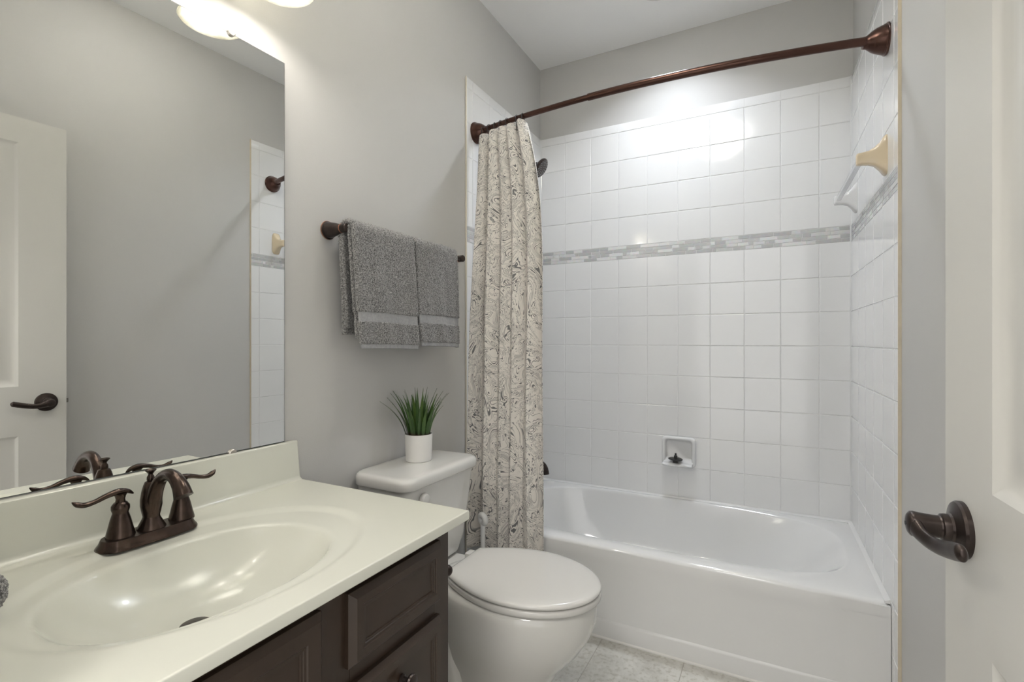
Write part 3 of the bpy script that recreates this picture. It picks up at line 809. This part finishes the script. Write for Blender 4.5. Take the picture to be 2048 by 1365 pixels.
# paper holder peg on the cabinet's side
tp = thing('paper_holder', 'dark bronze paper holder knob sticking out beside the vanity cabinet', 'paper holder', (0.50, YC1, 0.60))
b = MB(); b.lathe([(0, 0), (0.022, 0), (0.022, 0.004), (0.014, 0.010), (0.007, 0.016), (0.006, 0.05), (0, 0.05)], (0.515, YC1, 0.605), (0, 1, 0), 24); b.build('bracket', M['bronze_dark'], tp)
MB().sphere((0.515, YC1 + 0.062, 0.605), 0.0135, 20, 12).build('finial', M['bronze_dark'], tp)

# ------------------------------------------------------------------ vanity top with integral sink
vt = thing('bathroom_sink', 'glossy cream one-piece vanity top with an oval sink', 'sink', (0.30, 0.56, ZT))
XT0, XT1, YT0, YT1 = 0.0, 0.589, YF + 0.001, 0.970
ov = [(0.0, 0.0), (0.0020, -0.0001), (0.0032, -0.0006), (0.0038, -0.0014), (0.004, -0.0026), (0.004, -0.0195), (0.0034, -0.0216), (0.002, -0.0222), (-0.012, -0.0222)]
def sm(a, b_, x):
    t_ = min(1, max(0, (x - a) / (b_ - a))); return t_ * t_ * (3 - 2 * t_)
def top_z(x, y):
    # outer oval recess, then inner bowl
    e1 = sqrt(((x - 0.318) / 0.222) ** 2 + ((y - 0.545) / 0.300) ** 2)
    z = -0.006 * (1 - sm(0.90, 1.0, e1)) - 0.0015 * (1 - sm(0.6, 0.95, e1))
    ex = abs((x - 0.335) / 0.163); ey = abs((y - 0.518) / 0.221)
    e2 = (ex ** 2.25 + ey ** 2.25) ** (1 / 2.25)
    if e2 < 1.06:
        # soft lip then bowl
        t_ = max(0.0, 1.0 - e2)
        z -= 0.0035 * sm(1.06, 0.97, e2)
        z -= 0.0945 * (1 - (1 - min(1, t_ / 0.93)) ** 2.6)
    # faucet deck stays level
    dk = sm(0.098, 0.07, abs(y - 0.545)) * 0
    return z
xs = [(x, 0.0) for x in np.arange(XT0, XT1 - 0.004 - 1e-6, 0.0040)] + [(XT1 - 0.004 + a, c) for a, c in ov]
ys = [(YT0, -0.022), (YT0, 0.0)] + [(y, 0.0) for y in np.arange(YT0 + 0.004, YT1 - 0.004 - 1e-6, 0.0042)] + [(YT1 - 0.004 + a, c) for a, c in ov]
V = []; nx_, ny_ = len(xs), len(ys)
for x, dx in xs:
    for y, dy in ys:
        V.append((x, y, ZT + min(dx, dy) + (top_z(x, y) if (dx == 0 and dy == 0) else 0)))
F = [(i * ny_ + j, (i + 1) * ny_ + j, (i + 1) * ny_ + j + 1, i * ny_ + j + 1) for i in range(nx_ - 1) for j in range(ny_ - 1)]
b = MB(); b.add(V, F); b.build('sink_deck', M['counter'], vt, sharp=60)
# backsplash, coved onto the deck
prof = [(0.0005, ZT - 0.002), (0.0005, ZT + 0.108), (0.002, ZT + 0.110), (0.016, ZT + 0.110), (0.0195, ZT + 0.108), (0.0205, ZT + 0.104), (0.0215, ZT + 0.012), (0.024, ZT + 0.005), (0.029, ZT + 0.001), (0.033, ZT - 0.001)]
b = MB()
R = [[(0.0005 + (x - 0.0005) * k, y + (0.0085 * (1 - (z - ZT) / 0.11) if y > 0.5 else 0), z) for x, z in prof] for y, k in ((YT0, 1.0), (0.955, 1.0), (0.9585, 0.97), (0.960, 0.9))]
b.rings(R); b.build('backsplash', M['counter'], vt, sharp=45)
b = MB(); zd = ZT + top_z(0.335, 0.512)
b.lathe([(0.0, 0.0), (0.018, 0.0), (0.0185, -0.001), (0.021, -0.001), (0.0235, 0.001), (0.024, 0.0035), (0.022, 0.0045), (0.0, 0.005)], (0.325, 0.505, zd + 0.002), n=28); b.build('drain', M['bronze_dark'], vt)

# ------------------------------------------------------------------ faucet
fc = thing('faucet', 'oil-rubbed bronze two-handle sink faucet on the cream vanity top', 'faucet', (0.105, 0.545, ZT))
ZD = ZT - 0.0015
b = MB(); R = []
for k_, z in [(1.0, 0.0), (1.0, 0.002), (0.96, 0.0045), (0.885, 0.008), (0.82, 0.0125), (0.775, 0.017), (0.745, 0.0185)]:
    R.append([(0.104 + 0.036 * k_ * cos(2 * pi * i / 64) * (1 + 0.0), 0.541 + (0.053 * math.copysign(1, sin(2 * pi * i / 64)) * (1 if abs(sin(2 * pi * i / 64)) > 1e-6 else 0) * min(1, abs(sin(2 * pi * i / 64)) * 3.0)) + 0.036 * k_ * sin(2 * pi * i / 64), ZD + z) for i in range(64)])
b.rings(R); b.build('base_plate', M['bronze'], fc, sharp=50)
ZB = ZD + 0.017
b = MB()
b.lathe([(0, 0), (0.0265, 0), (0.026, 0.003), (0.021, 0.013), (0.0155, 0.024), (0.0145, 0.028), (0.0165, 0.037), (0.0188, 0.050), (0.0188, 0.062), (0.0165, 0.078), (0.0135, 0.090), (0.0118, 0.094), (0.0112, 0.096), (0.009, 0.0975), (0, 0.098)], (0.1035, 0.545, ZB - 0.003), n=36)
pts = bez([(0.108, 0.545, 0.822), (0.114, 0.545, 0.846), (0.124, 0.545, 0.868), (0.142, 0.545, 0.889), (0.165, 0.545, 0.8985), (0.188, 0.545, 0.8945), (0.206, 0.545, 0.8805), (0.2165, 0.545, 0.863)], 6)
rads = list(np.interp(np.linspace(0, 7, len(pts)), range(8), [0.0135, 0.0140, 0.0128, 0.0112, 0.0110, 0.0122, 0.0142, 0.0168]))
b.tube(pts, rads, 24)
b.build('spout', M['bronze'], fc, sharp=45)
b = MB(); b.lathe([(0, 0), (0.0062, 0), (0.0070, 0.004), (0.0065, 0.009), (0.0045, 0.012), (0.0042, 0.0145), (0.0075, 0.019), (0.0098, 0.0215), (0.0096, 0.0235), (0.006, 0.0215), (0, 0.021)], (0.101, 0.545, ZB + 0.094), n=24); b.build('lift_rod', M['bronze'], fc)
for yc, sgn in ((0.494, -1), (0.6055, 1)):
    b = MB(); b.lathe([(0, 0), (0.0240, 0), (0.0238, 0.003), (0.0205, 0.016), (0.0165, 0.034), (0.0135, 0.044), (0.0128, 0.047), (0.0150, 0.054), (0.0148, 0.060), (0.0115, 0.065), (0.0095, 0.067), (0, 0.068)], (0.098, yc, ZB - 0.001), n=36)
    hb = b.build('handle', M['bronze'], fc)
    b = MB(); zt = ZB + 0.066
    b.lathe([(0, -0.002), (0.0085, -0.002), (0.0075, 0.006), (0.0090, 0.012), (0.0125, 0.017), (0.0, 0.019)], (0.098, yc, zt), n=24)
    P_ = [(0.097, yc - sgn * 0.022, zt + 0.0105), (0.0975, yc - sgn * 0.012, zt + 0.0175), (0.098, yc + sgn * 0.003, zt + 0.0205), (0.098, yc + sgn * 0.022, zt + 0.0175), (0.0975, yc + sgn * 0.040, zt + 0.0115), (0.097, yc + sgn * 0.056, zt + 0.0095), (0.096, yc + sgn * 0.067, zt + 0.0135), (0.0955, yc + sgn * 0.074, zt + 0.0195)]
    pts = bez(P_, 6)
    rads = list(np.interp(np.linspace(0, 7, len(pts)), range(8), [0.002, 0.0066, 0.0085, 0.0068, 0.0060, 0.0068, 0.0068, 0.0012]))
    b.tube(pts, rads, 18, flat=0.72)
    b.build('lever', M['bronze'], hb, sharp=50)

# ------------------------------------------------------------------ toilet
tl = thing('toilet', 'white two-piece toilet with closed lid beside the vanity', 'toilet', (0.4, 1.395, 0))
YT = 1.395
def egg(xb, xf, hw, xm, z, n=72, flat=0.0, yc=YT):
    """closed outline, xb back, xf front, hw half width at xm; flat = half width of the straight back edge"""
    R = []
    for i in range(n):
        a = 2 * pi * i / n
        c, s = cos(a), sin(a)
        if c >= 0: x = xm + (xf - xm) * c; y = hw * s
        else:
            t_ = -c
            x = xm - (xm - xb) * (t_ ** (0.9))
            y = math.copysign(1, s) * max(abs(hw * s), 0) if flat == 0 else math.copysign(1, s) * (hw * abs(s) ** 1.0 * (1 - 0) if abs(s) * hw > flat else flat * (abs(s) * hw / flat) ** 0.25)
        R.append((x, yc + y, z))
    return R
b = MB()
R = []
for z, xb, xf, hw, xm in [(0.0, 0.20, 0.612, 0.122, 0.43), (0.022, 0.20, 0.612, 0.121, 0.43), (0.035, 0.205, 0.602, 0.112, 0.43), (0.08, 0.21, 0.600, 0.108, 0.44), (0.13, 0.215, 0.620, 0.119, 0.45),
                          (0.18, 0.215, 0.656, 0.139, 0.47), (0.23, 0.215, 0.700, 0.160, 0.49), (0.28, 0.215, 0.732, 0.176, 0.50), (0.33, 0.215, 0.749, 0.1835, 0.505), (0.365, 0.215, 0.750, 0.1838, 0.505), (0.380, 0.216, 0.747, 0.182, 0.505), (0.388, 0.220, 0.742, 0.178, 0.505), (0.3915, 0.228, 0.732, 0.170, 0.505), (0.3918, 0.24, 0.70, 0.14, 0.5)]:
    R.append(egg(xb, xf, hw, xm, z))
b.rings(R)
# tank platform and trapway behind the bowl
def rrxy(x0, x1, y0, y1, r, z, n=7):
    P_ = []
    for cx_, cy_, a0 in ((x1 - r, y1 - r, 0), (x0 + r, y1 - r, 90), (x0 + r, y0 + r, 180), (x1 - r, y0 + r, 270)):
        for k in range(n + 1):
            a = radians(a0 + 90 * k / n); P_.append((cx_ + r * cos(a), cy_ + r * sin(a), z))
    return P_
b.rings([rrxy(0.05, 0.33, YT - 0.085, YT + 0.085, 0.03, 0.0), rrxy(0.05, 0.33, YT - 0.082, YT + 0.082, 0.03, 0.2), rrxy(0.035, 0.33, YT - 0.105, YT + 0.105, 0.03, 0.32), rrxy(0.03, 0.335, YT - 0.118, YT + 0.118, 0.03, 0.37), rrxy(0.033, 0.33, YT - 0.115, YT + 0.115, 0.03, 0.3845)])
for sg in (-1, 1):
    b.tube(bez([(0.27, YT + sg * 0.088, 0.02), (0.32, YT + sg * 0.09, 0.09), (0.30, YT + sg * 0.088, 0.18), (0.33, YT + sg * 0.09, 0.26), (0.42, YT + sg * 0.085, 0.30)], 6), 0.042, 18)
b.build('bowl', M['porcelain'], tl, sharp=60)
for sg in (-1, 1):
    MB().sphere((0.43, YT + sg * 0.128, 0.018), 0.014, 16, 8, sz=0.8).build('bolt_cap', M['seat'], tl)
XL0, XL1 = 0.288, 0.763
def lid_ring(k, z, n=96, xf=XL1, hw=0.184):
    """elongated lid outline with a straight back edge, inset by k"""
    xb, xm, fb = XL0 + k, 0.520, 0.100 - k * 0.6
    hw_ = hw - k; xf_ = xf - k
    R = []
    m_ = n // 4
    side = []
    for i in range(m_ + 1):                       # from the back corner round to the front tip (one side)
        x = xb + (xm - xb) * i / m_
        t_ = (xm - x) / (xm - xb)
        side.append((x, hw_ - (hw_ - fb) * t_ ** 1.9))
    for i in range(1, m_ + 1):
        a = pi / 2 * i / m_
        side.append((xm + (xf_ - xm) * sin(a) ** 1.0, hw_ * cos(a)))
    for x, y in side: R.append((x, YT + 0.003 + y, z))
    for x, y in reversed(side[:-1]): R.append((x, YT + 0.003 - y, z))
    for i in range(1, 8): R.append((xb, YT + 0.003 - fb + 2 * fb * i / 8, z))
    return R
b = MB(); b.rings([lid_ring(0.006, 0.3925), lid_ring(0.001, 0.395), lid_ring(0.0, 0.399), lid_ring(0.0, 0.408), lid_ring(0.003, 0.412), lid_ring(0.01, 0.4130)]); b.build('seat', M['seat'], tl, sharp=50)
b = MB(); b.rings([lid_ring(0.008, 0.4150), lid_ring(0.003, 0.4165), lid_ring(0.0, 0.420), lid_ring(0.0005, 0.424), lid_ring(0.004, 0.4285), lid_ring(0.012, 0.4315), lid_ring(0.03, 0.4335), lid_ring(0.06, 0.4345), lid_ring(0.09, 0.435)]); b.build('lid', M['seat'], tl, sharp=60)
for sg in (-1, 1):
    b = MB(); b.box((0.262, YT + sg * 0.07 - 0.02, 0.386), (0.295, YT + sg * 0.07 + 0.02, 0.424), 0.006); b.build('hinge', M['seat'], tl)
# tank
YK = 1.377
b = MB(); b.rings([rrxy(0.030, 0.185, YK - 0.150, YK + 0.150, 0.04, 0.386), rrxy(0.024, 0.196, YK - 0.162, YK + 0.162, 0.04, 0.40), rrxy(0.020, 0.206, YK - 0.176, YK + 0.176, 0.035, 0.46), rrxy(0.016, 0.216, YK - 0.188, YK + 0.188, 0.03, 0.58), rrxy(0.013, 0.224, YK - 0.197, YK + 0.197, 0.028, 0.69), rrxy(0.013, 0.224, YK - 0.197, YK + 0.197, 0.028, 0.698)])
b.build('tank', M['porcelain'], tl, sharp=60)
def lidr(k, z): return rrxy(0.008 + k * 0.3, 0.243 - k, YK - 0.212 + k, YK + 0.212 - k, 0.045, z, 9)
b = MB(); b.rings([lidr(0.010, 0.698), lidr(0.002, 0.699), lidr(0.0, 0.703), lidr(-0.0005, 0.722), lidr(0.0015, 0.7285), lidr(0.0055, 0.7335), lidr(0.012, 0.7362), lidr(0.020, 0.7372), lidr(0.030, 0.7377), lidr(0.09, 0.738)]); b.build('tank_lid', M['porcelain'], tl, sharp=60)
b = MB(); b.lathe([(0, 0), (0.018, 0), (0.0205, 0.004), (0.020, 0.012), (0.016, 0.018), (0.008, 0.021), (0, 0.0215)], (0.2205, 1.268, 0.655), (1, 0, 0), 24)
b.tube(bez([(0.232, 1.265, 0.648), (0.236, 1.24, 0.638), (0.236, 1.20, 0.626)], 6), [0.009] * 7 + [0.0085] * 5 + [0.007], 14, flat=0.6); b.build('flush_lever', M['seat'], tl)

# ------------------------------------------------------------------ plant on the tank
PX, PY, PZ = 0.100, 1.400, 0.738
pl = thing('potted_plant', 'small green grassy plant in a white pot on the toilet tank', 'plant', (PX, PY, PZ))
b = MB(); b.lathe([(0.0, 0.0), (0.043, 0.0), (0.0452, 0.002), (0.0482, 0.093), (0.0478, 0.0945), (0.0462, 0.0945), (0.0452, 0.092), (0.0445, 0.080)], (PX, PY, PZ), n=48, cap1=False); b.build('pot', M['pot'], pl)
b = MB(); b.lathe([(0.0, 0.002), (0.02, 0.003), (0.0446, 0.0)], (PX, PY, PZ + 0.083), n=32, cap0=False, cap1=False); b.build('soil', M['soil'], pl)
rn = random.Random(11)
b = MB()
def blade(a0, r0, lean, ln, wd, twist):
    base = Vector((PX + r0 * cos(a0), PY + r0 * sin(a0), PZ + 0.083))
    dr_ = Vector((cos(a0), sin(a0), 0)); sd_ = Vector((-sin(a0 + twist), cos(a0 + twist), 0))
    n = 9; R = []; tn = []
    tone = rn.random()
    for i in range(n):
        t_ = i / (n - 1)
        out = lean * (0.35 * t_ + 0.65 * t_ ** 2.3)
        c = base + dr_ * (out * ln) + Vector((0, 0, ln * (t_ - 0.22 * lean * t_ ** 2)))
        wv = wd * (0.75 + 0.5 * sin(pi * min(1, t_ * 1.15)) ) * (1 - t_ ** 2.2) + 0.0003
        nrm = (dr_ * 0.9 + Vector((0, 0, -0.3))).normalized()
        R.append([tuple(c - sd_ * wv), tuple(c + nrm * (0.25 * wv + 0.0004)), tuple(c + sd_ * wv), tuple(c + nrm * (0.25 * wv - 0.0006))])
        tt = max(0, min(1, t_ * 1.5 if t_ < 0.16 else 0.26 + 0.72 * tone * (0.5 + 0.5 * t_)))
        tn += [tt] * 4
    b.rings(R, True, True, True, tone=tn)
for k in range(60):
    a0 = 2 * pi * k / 60 * 5.0 + rn.uniform(-0.4, 0.4)
    q_ = rn.random() ** 0.6
    blade(a0, 0.006 + 0.036 * q_, (0.05 + 0.52 * q_) * rn.uniform(0.55, 1.1), rn.uniform(0.115, 0.182), rn.uniform(0.0044, 0.0068), rn.uniform(-0.7, 0.7))
b.build('foliage', M['leaf'], pl, sharp=70)

# ------------------------------------------------------------------ towel bar with two towels
ZTB = 1.500; XTB = 0.072
tb = thing('towel_bar', 'dark bronze towel bar with copper-edged posts on the grey wall above the toilet', 'towel bar', (0.0, 1.39, ZTB))
for yc in (1.084, 1.712):
    b = MB(); b.lathe([(0, 0), (0.0275, 0), (0.0285, 0.003), (0.027, 0.006), (0.0245, 0.007), (0.025, 0.010), (0.0235, 0.016), (0.0195, 0.034), (0.0145, 0.052), (0.0125, 0.058), (0.0125, 0.060), (0.0, 0.060)], (0, yc, ZTB), (1, 0, 0), 32)
    po = b.build('post', M['bronze_dark'], tb)
    b = MB(); b.lathe([(0.0125, 0.0), (0.0135, 0.002), (0.0135, 0.022), (0.0122, 0.024), (0.0, 0.025)], (0.060, yc, ZTB), (1, 0, 0), 28, cap0=False); b.build('cap', M['bronze_dark'], po)
    MB().torus((0.0605, yc, ZTB), (1, 0, 0), 0.0133, 0.0012, 28, 8).build('copper_ring', M['copper'], po)['label'] = 'worn copper ring'
    MB().torus((0.003, yc, ZTB), (1, 0, 0), 0.0278, 0.0011, 32, 8).build('copper_rim', M['copper'], po)['label'] = 'worn copper rim'
b = MB(); b.tube([(XTB, y, ZTB) for y in np.linspace(1.088, 1.708, 12)], 0.0085, 18); b.build('rail', M['bronze_dark'], tb)

def towel(y0, y1, label, seed, zf, zb, skew, w2):
    """hand towel folded lengthways over the bar; grid along the drape (u) by round the folded section (v)"""
    rs = np.random.RandomState(seed)
    root = thing('hand_towel', label, 'towel', (XTB, (y0 + y1) / 2, ZTB), 'grey hand towels on the bar')
    def sheet(rad, th, za, zb_, ya, yb, ya2, yb2, parts, nv_long):
        # centre line: front hem -> over the bar -> back hem
        cl = []
        for z in np.arange(za, ZTB, 0.0026): cl.append((XTB + rad + 0.016 * ((ZTB - z) / 0.36) ** 1.3, z, 0.0))
        for a in np.linspace(0, pi, 22)[1:-1]: cl.append((XTB + rad * cos(a), ZTB + rad * sin(a) * 0.9, 0.0))
        for z in np.arange(ZTB, zb_, -0.0026): cl.append((XTB - rad - 0.010 * (ZTB - z) / 0.36 * (1 if rad > 0.02 else 0.5), z, 1.0))
        cl = np.array(cl); n = len(cl)
        tg = np.gradient(cl[:, :2], axis=0); tg /= np.linalg.norm(tg, axis=1)[:, None]
        nr = np.stack([tg[:, 1], -tg[:, 0]], 1)
        # section: flattened ring with round ends
        sec = []
        L_ = 1.0
        k = nv_long
        for i in range(k + 1): sec.append((i / k, 1.0, 0))
        for a in np.linspace(pi / 2, -pi / 2, 8)[1:-1]: sec.append((1.0, sin(a), cos(a)))
        for i in range(k + 1): sec.append((1 - i / k, -1.0, 0))
        for a in np.linspace(-pi / 2, pi / 2, 8)[1:-1]: sec.append((0.0, sin(a), -cos(a)))
        m_ = len(sec)
        V = np.zeros((n, m_, 3)); Fc = []
        for i in range(n):
            x, z, side = cl[i]
            front_ = i < np.argmax(cl[:, 1])
            t_ = (ZTB - z) / (ZTB - za)
            yy0 = ya + (ya2 - ya) * max(0, t_); yy1 = yb + (yb2 - yb) * max(0, t_)
            band = front_ and (zf + 0.083 < z < zf + 0.112)
            hem = (front_ and z < zf + 0.013)
            hth = th * (0.62 if (band or hem) else 1.0)
            edge_drop = 0.0
            nz = rs.normal(0, 0.0011, m_) * (0.12 if (band or hem) else 1.0)
            for j, (s_, v_, w_) in enumerate(sec):
                wob = 0.004 * sin(s_ * 9 + z * 11 + seed) * max(0, t_) + 0.003 * sin(s_ * 21 + seed * 2 + z * 5) * max(0, t_)
                off = v_ * (hth + 0) + nz[j] * (v_ if abs(v_) > 0.3 else 1) + wob
                yv = yy0 + th + (yy1 - yy0 - 2 * th) * s_ + w_ * (hth + nz[j])
                V[i, j] = (x + nr[i, 0] * off, yv, z + nr[i, 1] * off - (0.006 * s_ * s_ * (1 if front_ and t_ > 0.5 else 0) * skew * t_))
        flat = V.reshape(-1, 3)
        groups = {p: MB() for p in parts}
        faces = {p: [] for p in parts}
        imax = int(np.argmax(cl[:, 1]))
        for i in range(n - 1):
            z = 0.5 * (cl[i, 1] + cl[i + 1, 1])
            p = parts[0]
            if len(parts) > 1 and i < imax:
                if zf + 0.083 < z < zf + 0.112: p = parts[1]
                elif z < zf + 0.013: p = parts[2]
            for j in range(m_):
                j2 = (j + 1) % m_
                faces[p].append((i * m_ + j, i * m_ + j2, (i + 1) * m_ + j2, (i + 1) * m_ + j))
        faces[parts[0]].append(tuple((n - 1) * m_ + j for j in range(m_)))
        faces[parts[-1]].append(tuple(reversed(range(m_))))
        for p in parts:
            ids = sorted({q for f in faces[p] for q in f}); mp = {q: i for i, q in enumerate(ids)}
            g = MB(); g.add([tuple(flat[q]) for q in ids], [tuple(mp[q] for q in f) for f in faces[p]])
            ob = g.build(p, M['terry'] if p in ('terry_cloth', 'inner_fold') else M['towelband'], root, sharp=180)
            if p == 'woven_band': ob['label'] = 'smooth woven band'
            if p == 'hem': ob['label'] = 'smooth woven hem'
    sheet(0.0255, 0.0085, zf, zb, y0 + 0.0, y1, y0 + w2, y1 + w2 * 0.4, ['terry_cloth', 'woven_band', 'hem'], 100)
    sheet(0.0125, 0.0045, zf + 0.03, zb + 0.02, y0 - 0.004, y1 - 0.01, y0 + w2 - 0.004, y1 - 0.01, ['inner_fold'], 90)
towel(1.088, 1.374, 'grey terry hand towel nearer the mirror, left one on the towel bar', 3, 1.137, 1.180, 1.0, 0.022)
towel(1.380, 1.640, 'grey terry hand towel nearer the shower curtain, right one on the towel bar', 8, 1.142, 1.185, 1.2, 0.012)

# ------------------------------------------------------------------ brush, rolled cloth
br = thing('toilet_brush', 'white brush with looped handle standing between toilet and shower curtain', 'brush', (0.178, 1.71, 0))
b = MB(); b.lathe([(0, 0), (0.046, 0), (0.048, 0.01), (0.045, 0.11), (0.04, 0.125), (0.012, 0.13), (0, 0.13)], (0.178, 1.71, 0), n=32); b.build('holder', M['white_plastic'], br)
b = MB(); b.tube([(0.178, 1.71, 0.128), (0.178, 1.71, 0.25), (0.178, 1.71, 0.40), (0.178, 1.71, 0.432)], [0.0088, 0.0092, 0.0095, 0.0105], 18)
b.torus((0.178, 1.71, 0.444), (-0.40, -0.84, -0.12), 0.0165, 0.0122, 36, 16)
b.build('handle', M['white_plastic'], br, sharp=60)

rs = np.random.RandomState(5)
b = MB(); R = []
for i, x in enumerate(np.linspace(0.0, 1.0, 50)):
    rr = 0.036 * (1 - max(0, (x - 0.9) / 0.1) ** 2 * 0.25) if x > 0.5 else 0.036 * (1 - max(0, (0.1 - x) / 0.1) ** 2 * 0.25)
    R.append([(0.12 + 0.13 * x, 0.257 + (rr + rs.normal(0, 0.0012)) * cos(2 * pi * k / 80), ZT + 0.036 + (rr + rs.normal(0, 0.0012)) * sin(2 * pi * k / 80)) for k in range(80)])
b.rings(R)
rc_ = b.build('rolled_washcloth', M['terry'], None, loc=(0.185, 0.257, ZT), sharp=180)
tag(rc_, 'grey rolled washcloth at the far left edge of the vanity top', 'washcloth')

# ------------------------------------------------------------------ door, standing open along the right wall
ANG = radians(3.0)
DW, DT, DH = 0.775, 0.035, 2.032
ex, ey = 1.431, 0.920                       # free edge of the room face
hx, hy = ex + DW * sin(ANG), ey - DW * cos(ANG)
door = bpy.data.objects.new('door_1', None); COL.objects.link(door)
door.location = (hx, hy, 0.012); door.rotation_euler = (0, 0, pi / 2 + ANG)
struct(door, 'white two-panel interior door standing open against the right wall')
# local axes: x from hinge to free edge, -y... room face at local y = 0 (towards -x of the room), thickness towards -y
b = MB()
ST = 0.143
zb1, zt1, zb2, zt2 = 0.23, 0.775, 0.965, 1.935
def face(yv, sg):
    xs_ = [0, ST, DW - ST, DW]; zs_ = [0, zb1, zt1, zb2, zt2, DH]
    for i in range(3):
        for j in range(5):
            if i == 1 and j in (1, 3): continue
            b.add([(xs_[i], yv, zs_[j]), (xs_[i + 1], yv, zs_[j]), (xs_[i + 1], yv, zs_[j + 1]), (xs_[i], yv, zs_[j + 1])], [(0, 1, 2, 3)])
    for za, zb_ in ((zb1, zt1), (zb2, zt2)):
        R = []
        for ins, d in [(0, 0), (0.003, 0.0), (0.010, 0.004), (0.016, 0.0075), (0.024, 0.0095), (0.034, 0.0095), (0.062, 0.003), (0.066, 0.003)]:
            R.append([(ST + ins, yv - sg * d, za + ins), (DW - ST - ins, yv - sg * d, za + ins), (DW - ST - ins, yv - sg * d, zb_ - ins), (ST + ins, yv - sg * d, zb_ - ins)])
        b.rings(R, True, False, True)
face(0.0, 1); face(-DT, -1)
b.add([(0, 0, 0), (DW, 0, 0), (DW, -DT, 0), (0, -DT, 0), (0, 0, DH), (DW, 0, DH), (DW, -DT, DH), (0, -DT, DH)], [(0, 1, 2, 3), (4, 5, 6, 7), (1, 2, 6, 5), (0, 3, 7, 4)])
OFF[door.name] = (0, 0, 0)
b.build('leaf', M['doorpaint'], door, local=True, sharp=25)
HZ = 0.899; HX = DW - 0.064
b = MB()
b.lathe([(0, 0), (0.0365, 0), (0.0365, 0.0055), (0.0345, 0.0085), (0.031, 0.0098), (0.023, 0.0118), (0.0195, 0.0135), (0.0180, 0.016), (0.0182, 0.020), (0.0175, 0.0235), (0.0155, 0.0245), (0.0145, 0.027), (0, 0.027)], (HX, 0, HZ), (0, 1, 0), 48)
ro = b.build('door_handle', M['bronze_dark'], door, local=True)
OFF[ro.name] = (0, 0, 0)
b = MB()
b.lathe([(0, 0.024), (0.0148, 0.024), (0.0148, 0.032), (0.0158, 0.046), (0.0168, 0.053), (0.0162, 0.057), (0.012, 0.0600), (0.006, 0.0615), (0, 0.062)], (HX, 0, HZ), (0, 1, 0), 40)
pts = bez([(HX + 0.003, 0.0510, HZ + 0.001), (HX - 0.010, 0.0520, HZ - 0.003), (HX - 0.026, 0.0490, HZ - 0.008), (HX - 0.046, 0.0440, HZ - 0.0100), (HX - 0.068, 0.0395, HZ - 0.0065), (HX - 0.090, 0.0365, HZ - 0.0005), (HX - 0.106, 0.0355, HZ + 0.004), (HX - 0.1125, 0.0355, HZ + 0.005)], 6)
rads = list(np.interp(np.linspace(0, 7, len(pts)), range(8), [0.0080, 0.0082, 0.0066, 0.0060, 0.0062, 0.0066, 0.0062, 0.002]))
b.tube(pts, rads, 24, flat=1.65)
b.build('lever', M['bronze_dark'], ro, local=True, sharp=50)
MB().lathe([(0, 0.060), (0.0028, 0.060), (0.0028, 0.0626), (0, 0.0628)], (HX, 0, HZ), (0, 1, 0), 12).build('privacy_pin', M['blackplastic'], ro, local=True)
b = MB(); b.box((DW, -DT / 2 - 0.0125, HZ - 0.028), (DW + 0.0012, -DT / 2 + 0.0125, HZ + 0.028)); b.box((DW, -DT / 2 - 0.006, HZ - 0.009), (DW + 0.010, -DT / 2 + 0.006, HZ + 0.009), 0.001, 1)
b.build('latch', M['steel'], door, local=True)
